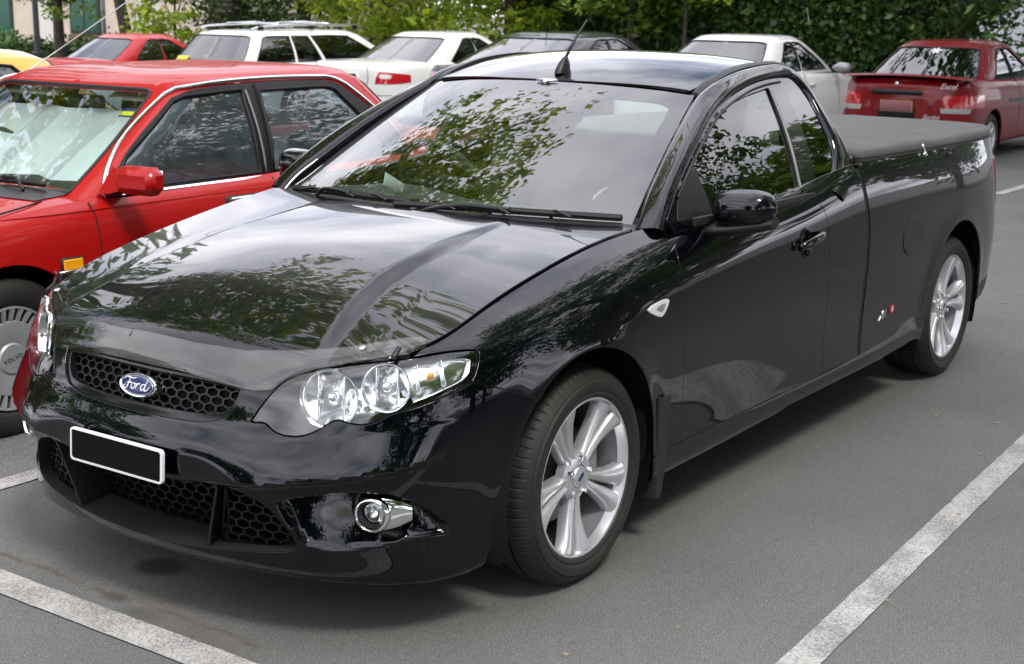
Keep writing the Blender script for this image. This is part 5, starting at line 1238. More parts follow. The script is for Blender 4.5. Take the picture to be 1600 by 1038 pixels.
ts = g2+top_line(sx(-1.925, 1.08), s_end, 40, .003)+[(s_end, .95), (s_end, .7), (s_end, .40)]+sd([(-3.70, .385), (-3.462, .372)])+rear_arch[::-1]+sd([(-2.672, .358)])
ts_t = trim(ute, C_(ts, 40), res=.03, gap=.0025)
tray_l = both('tray_side', ts_t, BP, ute_ob)
sl = bot_line(sx(-.358, .25), sx(-2.675, .25), 50)+sd([(-2.672, .345)])+sd([(x, float(sill_z(x))-.003) for x in np.linspace(-2.6, -.36, 30)])
both('sill', trim(ute, C_(sl, 40), res=.025, gap=.001), BP, ute_ob)
rb = bot_line(sx(-3.47, .3), ute.L-.002, 40)+[(ute.L-.002, .42), (s_end, .40)]+sd([(-3.70, .383), (-3.464, .368)])
rb_t = trim(ute, C_(rb, 40), res=.035); link('rear_bumper', *merge(rb_t[:2], tmirror(rb_t)[:2]), M['plastic'], ute_ob, angle=40)
tg = [(s_end+.05, .44), (ute.L-.001, .44), (ute.L-.001, 1.045), (s_end+.05, 1.045)]
tg_t = trim(ute, dense(np.array(tg), .05), res=.05); link('tailgate', *merge(tg_t[:2], tmirror(tg_t)[:2]), BP, ute_ob, angle=40)
lp = [(s_end-.27, .955), (s_end-.10, .965), (s_end+.05, .965), (s_end+.05, .70), (s_end, .68), (s_end-.16, .70)]
both('tail_lamp', trim(ute, C_(lp, 60), res=.03, off=.004, depth=.01), M['red_lens'], ute_ob)
# --- bonnet
fr = [(.838, 0), (.836, .2), (.826, .385), (.804, .45), (.772, .484), (.724, .557), (.658, .650), (.604, .716)]
ed = []
for s_ in np.linspace(hl[6][0]+.03, s_df-.02, 30):
    p = ute.F(s_, ute.zmax(s_)-.002); ed.append((p[0], p[1]-.003))
cw = [(-.44, .725), (-.40, .60), (-.345, .45), (-.295, .28), (-.26, .12), (-.25, 0)]
ed = [p for p in ed if -.43 < p[0] < .59]
bh = fr+ed+cw
bo = [(x, y) for x, y in bh]+[(x, -y) for x, y in bh[::-1]][1:-1]
bon_t = trim(bonnet, C_(bo, 40), res=.0175, depth=.02)
panel('bonnet', bon_t, BP, ute_ob)
# --- clear bonnet protector
def bon(x, y, up): return np.array(bonnet.F(x, y))+np.array(bonnet.N(x, y))*up
ys = np.r_[np.linspace(0, .40, 12), .44, .48, .53, .585, .64, .69, .725, .745]
lowx = np.interp(ys, [0, .2, .385, .45, .484, .557, .65, .72, .745], [.862, .860, .85, .822, .788, .737, .669, .60, .567])
topx = np.interp(ys, [0, .16, .32, .40, .474, .585, .675, .725, .745], [.797, .797, .783, .760, .736, .674, .588, .555, .56])
rows = []
for k, t in enumerate(np.linspace(0, 1, 6)):
    up = .010+.016*t**.8 if k else .004
    rows.append([bon(a*(1-t)+b*t, y, up) for y, a, b in zip(ys, lowx, topx)])
rows = np.array(rows); full = np.concatenate([rows[:, :0:-1]*[1, -1, 1], rows], 1)
nr, nc = full.shape[:2]; V = full.reshape(-1, 3); F = [[i*nc+j, i*nc+j+1, (i+1)*nc+j+1, (i+1)*nc+j] for i in range(nr-1) for j in range(nc-1)]
V2 = V+np.array([.003, 0, .0025]); F2 = [[a+len(V) for a in f[::-1]] for f in F]
rim_ = [nr*0+j for j in range(nc)]+[i*nc+nc-1 for i in range(1, nr)]+[(nr-1)*nc+j for j in range(nc-2, -1, -1)]+[i*nc for i in range(nr-2, 0, -1)]
Fr_ = [[rim_[i], rim_[(i+1) % len(rim_)], rim_[(i+1) % len(rim_)]+len(V), rim_[i]+len(V)] for i in range(len(rim_))]
prot = link('bonnet_protector', np.concatenate([V, V2]), F+F2+Fr_, M['acrylic'], ute_ob, angle=50)
for y_, x_ in ((.695, .625), (-.695, .625)):
    p = bon(x_, y_, .012); link('protector_clip', *move(cbox(.014, .040, .009, .002), p, frame((.5, .3 if y_ > 0 else -.3, .8), (-.6, 0, .6))), M['plastic'], prot)
    p2 = bon(.66, y_*.88, .024); link('protector_stud', *move(lathe([(0, .004), (.008, .003), (.010, 0)], 16), p2, np.stack([frame((.25, 0, 1), (0, 1, 0))[:, i] for i in (0, 2, 1)], 1)), M['satin'], prot)
# --- windscreen, roof, cant rails
class Screen(Surf):
    def raw(s, a, b):
        a, b = np.broadcast_arrays(np.asarray(a, float), np.asarray(b, float)); q = np.abs(a)
        B = np.stack([-.30-.17*q**2.3, .735*a, .990-.006*q**2], -1); T = np.stack([-1.095-.066*q**2.2, .575*a, 1.390-.027*q**2.2], -1)
        return B+(T-B)*b[..., None]+(4*b*(1-b))[..., None]*np.array([.47, 0, .88])*(.022*(1-.35*q**2))[..., None]
screen = Screen()
sc_o = [(x, .0) for x in np.linspace(-1, 1, 15)]+[(1, y) for y in (.25, .5, .75)]+[(x, 1.0) for x in np.linspace(1, -1, 15)]+[(-1, y) for y in (.75, .5, .25)]
scr_in = [(x, .085) for x in np.linspace(-.80, .80, 11)]+[(.875, .11), (.895, .2), (.90, .5), (.905, .78), (.895, .86)]+[(x, .885) for x in np.linspace(.84, -.84, 11)]+[(-.895, .86), (-.905, .78), (-.90, .5), (-.895, .2), (-.875, .11)]
wscr = panel('windscreen', trim(screen, C_(sc_o, 50, .05), res=.07, depth=.004, gap=.003), M['windscreen'], ute_ob)
panel('windscreen_band', trim(screen, C_(sc_o, 50, .05), [C_(scr_in, 50, .05)], res=.06, off=-.004, depth=0), M['frit'], wscr)
link('permit_card', *move(cbox(.15, .0035, .045, .001), (-.56, -.30, 1.035), rot('Z', 12)@rot('Y', -22)), M['paper'], wscr)
R_X = [-1.0, -1.10, -1.25, -1.42, -1.60, -1.78, -1.92, -2.05]; R_Y = [0, .18, .36, .50, .58, .66]
zc = [1.365, 1.395, 1.442, 1.475, 1.492, 1.492, 1.474, 1.43]; zd = [.0, .003, .012, .028, .044, .070]
roof = Top(R_X, R_Y, [[c-d*(1.0 if i > 1 else .85) for d in zd] for i, c in enumerate(zc)])
def roofy(x): return np.interp(-x, [1.1, 1.2, 1.4, 1.6, 1.8, 1.95], [.562, .560, .556, .553, .553, .553])
rh = [(-1.104, 0), (-1.112, .2), (-1.135, .4), (-1.160, .555)]+[(x, float(roofy(x))) for x in np.linspace(-1.2, -1.9, 10)]+[(-1.93, .5), (-1.945, .3), (-1.95, 0)]
ro = rh+[(x, -y) for x, y in rh[::-1]][1:-1]
roof_t = trim(roof, C_(ro, 45), res=.03, depth=.02, gap=.002)
panel('roof', roof_t, BP, ute_ob)
# cant rail: loft between the screen / roof edge and the door frame
rail_i = [(-.47, .742, .975), (-.53, .732, 1.022)]+[tuple(screen.F(1.0, t)+np.array([0, .004, 0])) for t in (.2, .4, .6, .8, .95)]+[(-1.185, .592, 1.378), (-1.266, .595, 1.405), (-1.42, .595, 1.434), (-1.60, .592, 1.449), (-1.78, .592, 1.452), (-1.885, .60, 1.432), (-1.925, .645, 1.375), (-1.932, .70, 1.305), (-1.940, .765, 1.21), (-1.952, .822, 1.115), (-1.935, .858, 1.045), (-1.86, .886, .985), (-1.75, .902, .945)]
rail_o = [(-.50, .838, .985), (-.535, .826, 1.025), (-.624, .802, 1.092), (-.758, .769, 1.171), (-.90, .732, 1.24), (-1.04, .70, 1.297), (-1.166, .675, 1.335), (-1.25, .662, 1.353), (-1.33, .65, 1.368), (-1.46, .636, 1.388), (-1.60, .626, 1.400), (-1.73, .622, 1.405), (-1.845, .626, 1.398), (-1.877, .675, 1.338), (-1.871, .712, 1.288), (-1.862, .755, 1.225), (-1.845, .803, 1.145), (-1.80, .832, 1.088), (-1.735, .853, 1.045), (-1.645, .869, 1.010)]
def rail(mir=1):
    I = curve(rail_i, .035, 170, False); O_ = curve(rail_o, .035, 170, False)
    k = 110; ti = np.linspace(0, 1, k)
    def rs(P, K):
        # resample so that the listed point pairs stay opposite each other
        n = len(K); out = []
        idx = [int(np.argmin(((P-np.array(q))**2).sum(1))) for q in K]
        for t in ti*(n-1):
            i = min(int(t), n-2); f = t-i; a = idx[i]+(idx[i+1]-idx[i])*f; j = min(int(a), len(P)-2); out.append(P[j]+(P[j+1]-P[j])*(a-j))
        return np.array(out)
    A = rs(I, rail_i); B = rs(O_, rail_o)
    def sm(P):
        for _ in range(3): P[1:-1] = (P[:-2]+2*P[1:-1]+P[2:])/4
        return P
    A = sm(A); B = sm(B); m = 13; R = []
    T = np.gradient((A+B)/2, axis=0); W = B-A; Nn = np.cross(W, T); Nn /= np.linalg.norm(Nn, axis=1, keepdims=True)
    out = (A+B)/2-np.array([-1.2, 0, .9]); s = np.sign((Nn*out).sum(1)); Nn *= s[:, None]
    R.append(A-Nn*.02)
    for q in np.linspace(0, 1, m):
        wd = np.linalg.norm(W, axis=1)
        R.append(A+W*(q+.04*math.sin(2*math.pi*q)*0)[..., None] if False else A+W*q+Nn*(np.minimum(.23*wd, .022)*(1-(2*q-1)**4*1.0)*1.0)[:, None])
    R.append(B-Nn*.02)
    V = np.array(R)                                           # m+2, k, 3
    mm, kk = V.shape[:2]
    F = [[i*kk+j, i*kk+j+1, (i+1)*kk+j+1, (i+1)*kk+j] for i in range(mm-1) for j in range(kk-1)]
    v = V.reshape(-1, 3); p = v[F[len(F)//2][:3]]; w = np.cross(p[1]-p[0], p[2]-p[0])
    if w@(p[0]-np.array([-1.2, 0, .9])) < 0: F = [f[::-1] for f in F]
    return v, F
both_vf('cant_rail', rail(), BP, ute_ob, 55)
dm = [(-1.165, .578, 1.366), (-1.20, .577, 1.383), (-1.27, .576, 1.408), (-1.42, .574, 1.440), (-1.60, .572, 1.456), (-1.78, .572, 1.458), (-1.88, .575, 1.445)]
dmc = curve(dm, .03, 170, False); rg = []
for i, p in enumerate(dmc): rg.append([p+np.array([0, a, b]) for a, b in ((-.021, -.012), (-.018, .0045), (-.006, .006), (.008, .002), (.016, -.003), (.016, -.02))])
both_vf('roof_moulding', loft(rg), M['plastic'], ute_ob, 40)
# --- side glass on its own tumblehome surface
class GSide(Surf):
    def raw(s, a, b):
        a, b = np.broadcast_arrays(np.asarray(a, float), np.asarray(b, float))
        return np.stack([a, .872-.05*(np.maximum(a+1.3, 0)/.9)**2-.40*(b-1.0)-.55*(b-1.0)**2, b], -1)
gs = GSide(); gs.sign = 1.0
if gs.N(np.array([-1.0]), np.array([1.1]))[0][1] < 0: gs.sign = -1.0
xz = lambda P: [(p[0], p[2]) for p in P]
fr_top = [(-.53, 1.018), (-.624, 1.090), (-.758, 1.169), (-.985, 1.274), (-1.166, 1.333), (-1.404, 1.378), (-1.574, 1.396), (-1.712, 1.402)]
dfr = fr_top+[(-1.712, 1.36), (-1.688, 1.295), (-1.657, 1.195), (-1.615, 1.10), (-1.570, .985), (-1.3, .985), (-.9, .983), (-.55, .975)]
gl_h = [(-.79, 1.165), (-.80, 1.173), (-1.0, 1.268), (-1.156, 1.316), (-1.362, 1.350), (-1.583, 1.371), (-1.592, 1.364), (-1.545, 1.273), (-1.498, 1.166), (-1.442, 1.02), (-1.2, 1.012), (-.79, 1.005)]
frame_t = trim(gs, C_(dfr, 35), [C_(gl_h, 40)], res=.03, off=.004, depth=.018, gap=.001)
fl, fr2 = both('door_frame', frame_t, BP, ute_ob)
dgl = both('door_glass', trim(gs, C_(gl_h, 40), res=.04, off=-.004, gap=-.006, depth=0), M['dark_glass'], ute_ob); dgl[1].data.materials[0] = M['glass']
qg = [(-1.725, 1.400), (-1.845, 1.396), (-1.872, 1.338), (-1.862, 1.243), (-1.845, 1.155), (-1.80, 1.092), (-1.735, 1.048), (-1.645, 1.015), (-1.612, 1.010), (-1.592, 1.030), (-1.666, 1.195), (-1.697, 1.298), (-1.718, 1.36)]
both('quarter_glass', trim(gs, C_(qg, 60), res=.04, off=.001, gap=-.002, depth=.008), M['dark_glass'], ute_ob)
both('mirror_base', trim(gs, C_([(-.575, 1.005), (-.622, 1.070), (-.755, 1.150), (-.785, 1.150), (-.785, 1.005)], 40), res=.03, off=.006, depth=.01), M['plastic'], ute_ob)
seal = [gs.F(x, z)+np.array([0, .006, 0]) for x, z in curve(fr_top[1:], .04, 170, False)-np.array([0, .012])]
both_vf('window_seal', tube(np.array(seal), .005, 6), M['rubber'], ute_ob, 60)
tr = [gs.F(x, z)+np.array([0, .005, 0]) for x, z in ((-1.592, 1.366), (-1.548, 1.273), (-1.502, 1.166), (-1.448, 1.03))]
both_vf('pillar_trim', tube(curve([np.array(p) for p in tr], .03, 170, False), .0055, 6), M['grey_bead'], ute_ob, 60)
bl = [np.array(gs.F(x, .998))+np.array([0, .006, 0]) for x in np.linspace(-.66, -1.535, 16)]
both_vf('belt_moulding', loft([[p+np.array([0, a, b]) for a, b in ((.006, -.014), (.010, -.004), (.006, .012), (-.006, .014), (-.012, -.014))] for p in bl]), M['rubber'], ute_ob, 40)
# --- door handle, mirror, side repeater, fuel flap, badge
def at_side(x, z, off=0):
    s_ = sx(x, z); return np.array(ute.F(s_, z))+np.array(ute.N(s_, z))*off, np.array(ute.N(s_, z))
for mir in (False, True):
    f2 = (lambda vf: flip(*vf)) if mir else (lambda vf: vf); dob = door_l[1 if mir else 0]
    p, n = at_side(-1.405, .842); Fh = frame(n)
    cup = move(lathe([(0, -.002), (.040, .001), (.046, .0045), (.050, .0006)], 28), p, np.stack([Fh[:, 0], Fh[:, 2], Fh[:, 1]*1.12], 1))
    link('handle_cup', *f2(cup), M['gloss_black'], dob)
    pts = [(-1.325, .834), (-1.36, .842), (-1.42, .850), (-1.48, .856), (-1.53, .858)]; rg = []
    for i, (x, z) in enumerate(pts):
        q, n = at_side(x, z, .030 if 0 < i < 4 else .012); h = (.012, .016, .016, .018, .014)[i]; Fr = frame(n)
        rg.append([q+Fr[:, 1]*h*math.sin(t)+n*.010*math.cos(t) for t in np.linspace(0, 2*math.pi, 12, endpoint=False)])
    link('door_handle', *f2(loft(rg)), BP, dob, angle=60)
    p, n = at_side(-1.415, .806, .003); Fh = frame(n)
    link('door_lock', *f2(move(lathe([(0, .010), (.011, .009), (.014, 0)], 18), p, np.stack([Fh[:, 0], Fh[:, 2], Fh[:, 1]], 1))), M['gloss_black'], dob)
    # mirror: rounded shell on a dark foot
    rg = []
    for t in np.linspace(0, 1, 15):
        y = .872+.198*t
        w = max(.16, (1-abs(2*t-1)**3.6)**(1/2.3))
        hx, hz = .058*w, .068*w*(1-.12*t); cz = 1.035+.012*t-.006; cx = -.775-.035*t
        rg.append([np.array([cx+(hx*1.25 if math.cos(a) > 0 else hx*.75)*np.sign(math.cos(a))*abs(math.cos(a))**.8, y, cz+hz*np.sign(math.sin(a))*abs(math.sin(a))**.75*(1 if math.sin(a) > 0 else .82)]) for a in np.linspace(0, 2*math.pi, 28, endpoint=False)])
    mirr = link('wing_mirror', *f2(loft(rg)), BP, ute_ob, angle=70)
    rg = []
    for t in np.linspace(0, 1, 9):
        y = .80+.27*t; c = np.array([-.755-.05*t, y, .958+.040*t**1.6]); h = .020+.004*math.sin(math.pi*t); w = .030+.025*math.sin(math.pi*t**.8)
        rg.append([c+np.array([w*math.cos(a), 0, h*math.sin(a)]) for a in np.linspace(0, 2*math.pi, 14, endpoint=False)])
    link('mirror_foot', *f2(loft(rg)), M['plastic'], mirr, angle=60)
    link('mirror_glass', *f2(move(cbox(.004, .14, .085, .001), (-.838, .965, 1.035), rot('Z', 8))), M['chrome'], mirr)
    rp_ = sd([(-.277, .783), (-.300, .792), (-.385, .800), (-.402, .793), (-.372, .762), (-.347, .753), (-.290, .773)])
    f3 = tmirror if mir else (lambda t: t)
    rep = panel('side_repeater', f3(trim(ute, C_(rp_, 70, .008), res=.012, off=.006, depth=.008, gap=0, roll=.001)), M['white_lens'], ute_ob)
    fq = np.array(C_(rp_, 70, .008)); cq = fq.mean(0)
    panel('repeater_mark', f3(trim(ute, cq+(fq-cq)*.45+np.array([.004, .0]), res=.01, off=.0075, depth=.002, gap=0, roll=.0005)), M['satin'], rep)
s0, z0 = sx(-2.453, .739), .739
ff = [(s0+.104*math.cos(t), z0+.080*math.sin(t)) for t in np.linspace(0, 2*math.pi, 40, endpoint=False)]
panel('fuel_flap', trim(ute, np.array(ff), res=.03, off=.0022, depth=.006, gap=.001, roll=.002), BP, ute_ob)
ring = rings_of(ute, np.array([(s0+.107*math.cos(t), z0+.083*math.sin(t)) for t in np.linspace(0, 2*math.pi, 48, endpoint=False)]), .0006)
link('fuel_flap_seam', *tube(ring, .0018, 5, True), M['plastic'], ute_ob)
for mir in (False, True):
    p, n = at_side(-2.245, .443, .0015); Fx = frame(n, (.06, 0, 1))
    if mir: p = p*[1, -1, 1]; Fx = frame(n*[1, -1, 1], (.06, 0, 1))
    dx = 1 if not mir else 1
    ob = link('model_badge', *move(text_mesh('XR', .050, .0015, .35, 1.05), p+Fx@np.array([-.045, 0, 0]), Fx), M['satin'], ute_ob, smooth=False)
    link('badge_disc', *move(prism(ell(.027, .019, 28), .003, .001), p+Fx@np.array([.048, .006, -.001]), Fx), M['red_print'], ob, angle=30)
    link('badge_digit', *move(text_mesh('6', .032, .001, .2), p+Fx@np.array([.048, .006, .003]), Fx), M['white_trim'], ob, smooth=False)
# --- wipers, cowl, aerial, emblem
def on_screen(a, b, up): return np.array(screen.F(a, b))+np.array(screen.N(a, b))*up
if screen.N(np.array([0.]), np.array([.5]))[0][2] < 0: screen.sign = -1.0
cowl = []
for a in np.linspace(-1.05, 1.05, 27):
    p = np.array(screen.F(a, .03)); q = np.array([np.interp(abs(a)*.735, [0, .12, .28, .45, .60, .725], [-.235, -.245, -.28, -.33, -.385, -.425]), a*.735, 0]); q[2] = float(bonnet.F(q[0], q[1])[2])-.012
    cowl.append([q+np.array([.03, 0, -.03]), q, (p+q)/2+np.array([0, 0, -.004]), p+np.array([0, 0, .002])])
link('cowl_panel', *loft(cowl, caps=False, closed=False), M['plastic'], ute_ob, angle=50)
for k, (a0, b0, a1, b1, am, bm) in enumerate(((-.12, .016, .955, .048, .02, -.02), (-.92, .012, -.04, .040, -.66, -.02))):
    bl_ = [on_screen(a0+(a1-a0)*t, b0+(b1-b0)*t+.012*math.sin(math.pi*t), .013) for t in np.linspace(0, 1, 12)]
    wp = link('wiper', *loft([[p+np.array([0, 0, -.010]), p+np.array([.007, 0, .002]), p+np.array([.001, 0, .013]), p+np.array([-.007, 0, .002])] for p in bl_]), M['rubber'], ute_ob, angle=40)
    piv = on_screen(am, bm, .004); mid_ = on_screen(a0+(a1-a0)*.36, b0+(b1-b0)*.36, .030)
    arm = [piv, piv*.72+mid_*.28+np.array([0, 0, .010]), mid_+np.array([0, 0, .004]), on_screen(a0+(a1-a0)*.56, b0+(b1-b0)*.56+.01, .020)]
    link('wiper_arm', *tube(curve([np.array(p) for p in arm], .03, 100, False), .0075, 6), M['plastic'], wp, angle=60)
    link('wiper_pivot', *move(lathe([(0, .026), (.013, .024), (.018, .004), (.02, -.02)], 16), piv, rot('X', 90)), M['plastic'], wp, angle=50)
    for t in (.25, .5, .75):
        p = on_screen(a0+(a1-a0)*t, b0+(b1-b0)*t+.01, .024); link('wiper_bridge', *tube([p+np.array([-.02, -.07, -.010]), p+np.array([0, 0, .002]), p+np.array([.02, .07, -.010])], .0042, 5), M['plastic'], wp)
ax_, az_ = -1.185, float(roof.F(-1.185, .0)[2])
aer = []
for t, r, dx in ((0, .034, 0), (.25, .031, -.003), (.55, .025, -.009), (.8, .017, -.015), (1, .009, -.019)):
    aer.append([np.array([ax_+dx+r*1.25*math.cos(a), .0+r*.72*math.sin(a), az_-.004+.060*t]) for a in np.linspace(0, 2*math.pi, 20, endpoint=False)])
ant = link('aerial_base', *loft(aer), M['plastic'], ute_ob, angle=60)
link('aerial_mast', *tube([(ax_-.016, 0, az_+.048), (ax_-.09, 0, az_+.125), (ax_-.165, 0, az_+.19)], [.0055, .0045, .003], 8), M['plastic'], ant)
em = on_screen(0, .985, .004); Fe = frame(np.array(screen.N(0.0, .97)), (-1, 0, .5))
wing_ = [(-.048, .004), (-.03, .009), (-.012, .008), (0, .010), (.012, .008), (.03, .009), (.048, .004), (.03, -.001), (.012, -.004), (.006, -.012), (-.006, -.012), (-.012, -.004), (-.03, -.001)]
link('chrome_emblem', *move(prism(wing_, .009, .003), em, Fe), M['chrome'], ute_ob, angle=40)
# --- tray cover
cov = []
for s_ in np.linspace(sx(-1.985, 1.05), ute.L, 60):
    p = ute.F(s_, float(ute.zmax(s_))-.006); cov.append((max(p[0], -4.10), p[1]-.006))
cov = [p for p in cov if p[0] < -1.975]
pl = np.array([(x, y) for x, y in cov]+[(x, -y) for x, y in cov[::-1]])
pl = pl[::-1] if area(pl) < 0 else pl
def cz_(P, h): return np.c_[P, h+np.zeros(len(P))]
rg = [cz_(inset(pl, -.004), 1.078), cz_(inset(pl, -.010), 1.085), cz_(inset(pl, -.011), 1.105), cz_(inset(pl, -.006), 1.122), cz_(inset(pl, .006), 1.131), cz_(inset(pl, .03), 1.133)]
ctr = pl.mean(0)
for t, h in ((.9, 1.131), (.75, 1.127), (.5, 1.123), (.25, 1.121), (.04, 1.120)): rg.append(cz_(ctr+(inset(pl, .03)-ctr)*t, h))
fall = lambda V: np.asarray(V)-np.array([0, 0, 1])*(.0165*np.maximum(-np.asarray(V)[:, :1]-1.95, 0))
rg = [fall(r) for r in rg]
cover = link('tray_cover', *loft(rg), M['vinyl'], ute_ob, angle=70)
hem = fall(cz_(inset(pl, -.0105), 1.098)); link('cover_hem', *tube(hem, .0035, 5, True), M['rubber'], cover)
link('cover_front_bar', *move(cbox(.03, 1.70, .045, .008), (-1.965, 0, 1.085)), M['plastic'], cover, angle=40)
for k, x in enumerate((-2.62,)):
    for s in (1, -1):
        p, n = at_side(x, 1.062, .006); p = p*[1, s, 1]; n = n*[1, s, 1]; Fr = frame(n)
        st = link('cover_latch', *move(lathe([(0, .012), (.009, .010), (.011, 0)], 16), p, np.stack([Fr[:, 0], Fr[:, 2], Fr[:, 1]], 1)), M['chrome'], cover, angle=50)
        link('latch_tab', *move(cbox(.012, .034, .006, .002, (0, .026, .006)), p, Fr), M['chrome'], st)
# gap trim between cab and tray
gp = [at_side(x-.015, z, -.012)[0] for x, z in gapl]; both_vf('tray_gap_seal', tube(curve([np.array(p) for p in gp], .04, 170, False), .014, 8), M['rubber'], ute_ob, 60)
# --- cab rear wall with window
bw = [(y, z) for y, z in ((-.86, .95), (.86, .95), (.83, 1.10), (.77, 1.21), (.70, 1.31), (.64, 1.38), (.56, 1.43), (0, 1.455), (-.56, 1.43), (-.64, 1.38), (-.70, 1.31), (-.77, 1.21), (-.83, 1.10))]
bwh = [(-.56, 1.13), (.56, 1.13), (.53, 1.37), (.48, 1.395), (-.48, 1.395), (-.53, 1.37)]
class Back(Surf):
    def raw(s, a, b):
        a, b = np.broadcast_arrays(np.asarray(a, float), np.asarray(b, float)); return np.stack([-1.935+.0*a-.02*(1.2-b)+.03*a*a, a, b], -1)
bk = Back()
if bk.N(np.array([0.]), np.array([1.2]))[0][0] > 0: bk.sign = -1.0
panel('cab_rear_wall', trim(bk, dense(np.array(bw), .1), [dense(np.array(bwh), .1)], res=.09, depth=.02), BP, ute_ob)
panel('rear_window', trim(bk, dense(np.array(bwh), .1), res=.1, depth=.004, gap=-.004, off=-.006), M['glass'], ute_ob)
# --- underside, arch liners, mud flaps, inside of the cab
under = []
for s_ in np.linspace(0, ute.L, 70):
    p = ute.F(s_, ute.zmin(s_)+.004); under.append((p[0], p[1]))
un = np.array(under+[(x, -y) for x, y in under[::-1]][1:-1]); un = un[::-1] if area(un) < 0 else un
un = inset(un, .07); un = np.array([(min(x, .62), y) for x, y in un])
for wx in (0.0, -3.104): un = np.array([(x, y if abs(x-wx) > .46 else math.copysign(min(abs(y), .60), y)) for x, y in un])
link('floor_pan', *loft([cz_(un, .24), cz_(un, .29)]), M['liner'], ute_ob, smooth=False)
for A in (ARCH_F, ARCH_R):
    pr = [(A[2]+.004, .905), (A[2]+.03, .86), (A[2]+.035, .62), (A[2]-.02, .585), (.05, .58)]
    v, f = lathe(pr, 26, False, math.radians(-22), math.radians(202)); both_vf('wheel_arch_liner', (v+np.array([A[0], 0, A[1]]), f), M['liner'], ute_ob, 40)
for x, y0, y1, zt, zb, lean in ((-.372, .66, .925, .49, .155, .02), (-3.462, .66, .895, .58, .205, .03)):
    rg = []
    for t in np.linspace(0, 1, 6):
        z = zt+(zb-zt)*t; xx = x-lean*t*t; w0 = y0+.02*t; w1 = y1-.022*t
        lip = .050*min(1, 1.5*(1-t)+.45)
        rg.append([(xx+.006, w0, z), (xx+.010, (w0+w1)/2, z), (xx+.008, w1-.008, z), (xx+.002, w1, z), (xx-lip, w1+.004, z), (xx-lip, w1-.004, z), (xx-.010, w1-.010, z), (xx-.004, (w0+w1)/2, z), (xx-.006, w0, z)])
    both_vf('mud_flap', loft(rg), M['flap'], ute_ob, 40)
def seat(x, y):
    b = cbox(.50, .52, .16, .05, (x, y, .52)); k = move(cbox(.15, .50, .62, .05), (x-.30, y, .86), rot('Y', -14))
    so = link('seat', *merge(b, k), M['cloth'], ute_ob, angle=60)
    link('headrest', *move(cbox(.10, .27, .19, .04), (x-.42, y, 1.255), rot('Y', -10)), M['cloth'], so, angle=60)
seat(-1.28, .37); seat(-1.28, -.37)
dsh = []
for y in np.linspace(-.76, .76, 21):
    hump = .035*math.exp(-((y+.37)/.2)**2); f0 = -.42-.12*(abs(y)/.76)**2
    dsh.append([(f0, y, .93), (f0-.1, y, .965+hump*.3), (-.70, y, .985+hump), (-.82, y, .955+hump), (-.86, y, .88), (-.78, y, .70), (-.5, y, .6)])
link('dashboard', *loft(dsh, closed=False, caps=False), M['dash'], ute_ob, angle=50)
sw = [np.array([0, .185*math.cos(t), .185*math.sin(t)]) for t in np.linspace(0, 2*math.pi, 32, endpoint=False)]
Rw = rot('Y', 25); swo = link('steering_wheel', *move(tube(sw, .015, 8, True), (-.93, -.37, .99), Rw), M['dash'], ute_ob)
link('wheel_boss', *move(merge(cbox(.04, .12, .10, .02), cbox(.02, .34, .035, .008)), (-.925, -.37, .99), Rw), M['dash'], swo, angle=50)
link('cabin_floor', *cbox(1.6, 1.5, .03, .005, (-1.15, 0, .34)), M['cloth'], ute_ob)
hd = trim(roof, np.array([(-1.15, -.52), (-1.15, .52), (-1.9, .5), (-1.9, -.5)]), res=.15, off=-.03, depth=0); panel('headlining', hd, M['lining'], ute_ob)
link('interior_mirror', *cbox(.03, .23, .065, .012, (-1.17, 0, 1.30)), M['plastic'], ute_ob, angle=40)
for s in (1, -1): link('sun_visor', *move(cbox(.17, .38, .014, .005), (-1.24, .34*s, 1.372), rot('Y', 14)), M['lining'], ute_ob, angle=40)
# --- wheels
def spoke(phi, r0=.040, r1=.2275, off=.0):
    """one blade of a twin spoke, drawn along +x then turned; y is outwards"""
    rs = [r0, .065, .10, .14, .18, .21, r1]; w = [.013, .0125, .0130, .0165, .0215, .0275, .0335]; h = [-.030, -.028, -.027, -.022, -.014, -.007, -.004]; lat = [0, .002, .005, .008, .009, .007, .004]
    rg = []
    for r, a, y, l in zip(rs, w, h, lat):
        l *= off
        rg.append([(r, y-.040, l-a*1.15), (r, y-.012, l-a*1.05), (r, y-.004, l-a*.80), (r, y+.001, l-a*.15*off-a*.2), (r, y+.001, l+a*.2-a*.15*off), (r, y-.004, l+a*.80), (r, y-.012, l+a*1.05), (r, y-.040, l+a*1.15)])
    return move(loft(rg), R=rot('Y', phi))
def tyre_mesh(Ro, w, Rb, n=630):
    pr = [(Rb, -.004), (Rb+.005, .004), (Rb+.014, .008), (Rb+.020, .0065), (Rb+.024, .0095), (Rb+.036, .0125), (Rb+.05, .0125), (Ro-.036, .008), (Ro-.034, .0062), (Ro-.030, .006), (Ro-.020, -.003), (Ro-.011, -.012), (Ro-.006, -.021), (Ro-.002, -.036)]
    W = w; gr = [(-.055, 0), (-.0555, -.008), (-.064, -.008), (-.0645, .0), (-.098, .0015), (-.0985, -.007), (-.1075, -.007), (-.108, .0015)]
    pr += [(Ro+d, y) for y, d in gr]
    pr += [(r, -W-y) for r, y in pr[::-1]]
    v, f = lathe(pr, n); v = v.reshape(n, len(pr), 3)
    k = [i for i, (r, y) in enumerate(pr) if r > Ro-.013 and (y > -.05 or y < -W+.05)]
    for i in range(n):
        if i % 9 == 0:
            for j in k:
                q = v[i, j]; r = math.hypot(q[0], q[2]); s = (r-.0030)/r; v[i, j, 0] *= s; v[i, j, 2] *= s
    return v.reshape(-1, 3), f
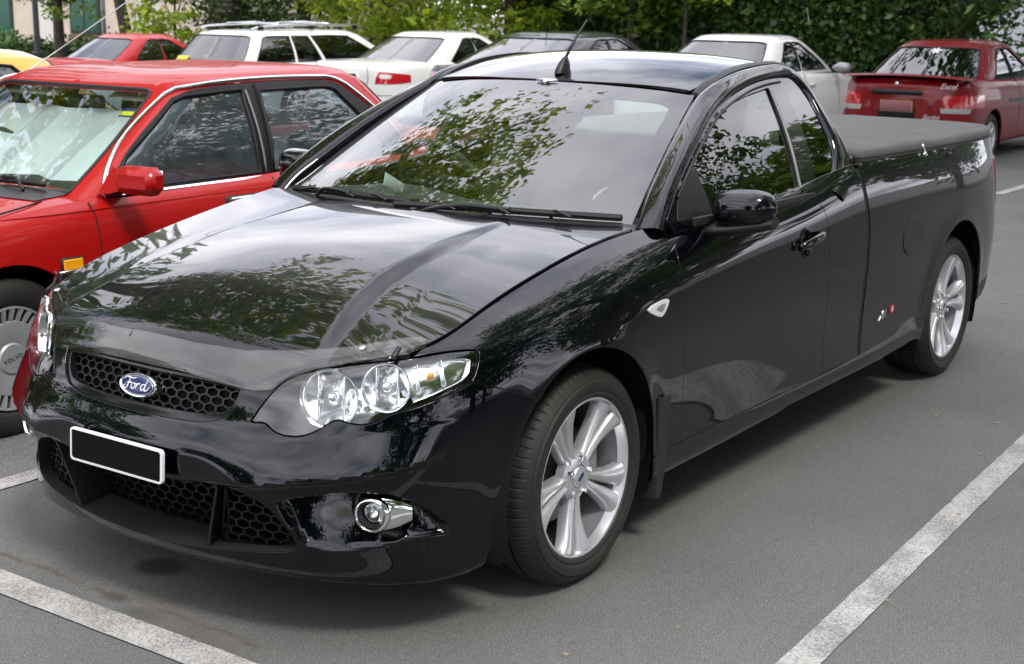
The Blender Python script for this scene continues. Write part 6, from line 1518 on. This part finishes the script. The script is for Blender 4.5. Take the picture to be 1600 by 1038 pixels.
def alloy_wheel(parent, loc, sidesign, a0):
    R = np.eye(3) if sidesign > 0 else rot('Z', 180); P = np.array(loc, float)
    put = lambda vf: move(vf, P, R@rot('Y', a0))
    rim = [(.2385, -.006), (.2385, .000), (.235, .0015), (.2305, -.001), (.2285, -.010), (.224, -.030)]
    parts = [lathe(rim, 72)]; inner_ = [(.224, -.030), (.221, -.060), (.205, -.11), (.200, -.16), (.228, -.225), (.238, -.235)]
    ang = [k*72+o for k in range(5) for o in (-11.5, 11.5)]
    for k in range(5):
        for o, sg in ((-12.0, -1), (12.0, 1)): parts.append(spoke(k*72+o, off=sg))
    parts.append(lathe([(.0, -.036), (.034, -.034), (.036, -.024), (.060, -.027), (.072, -.034), (.076, -.06)], 40))
    w = link('wheel', *put(merge(*parts)), M['alloy'], parent, angle=32)
    link('tyre', *put(tyre_mesh(.327, .223, .2365)), M['tyre'], w, angle=28)
    link('hub_cap', *put(lathe([(0, -.0175), (.020, -.018), (.030, -.020), (.0325, -.025)], 30)), M['alloy'], w, angle=40)
    link('hub_emblem', *move(move(prism(ell(.017, .0072, 24), .0012), R=rot('X', -90)), P+R@np.array([0, -.0178, 0]), R@rot('Y', 35)), M['blue_enamel'], w, smooth=False)
    for k in range(5):
        q = rot('Y', k*72+36)@np.array([.054, 0, 0])
        link('lug_nut', *put(move(lathe([(0, -.012), (.006, -.0125), (.0085, -.016), (.0095, -.034)], 6), q)), M['chrome'], w, angle=40)
        q = rot('Y', k*72+36)@np.array([.078, 0, 0])
    link('wheel_barrel', *put(lathe(inner_, 72)), M['barrel'], w, angle=40)
    link('barrel_back', *put(lathe([(.199, -.15), (.199, -.19), (.06, -.20)], 40)), M['void'], w, angle=40)
    link('brake_disc', *put(lathe([(.155, -.120), (.155, -.112), (.09, -.112), (.088, -.095), (.03, -.095)], 48)), M['brake'], w, angle=40)
    link('brake_caliper', *move(cbox(.09, .07, .16, .015), P+R@np.array([-.13, -.10, .02])), M['alloy_back'], w, angle=40)
for x, y, s, a in ((0, .888, 1, 12), (-3.104, .890, 1, 40), (0, -.888, -1, 20), (-3.104, -.890, -1, 5)): alloy_wheel(ute_ob, (x, y, .3265), s, a)
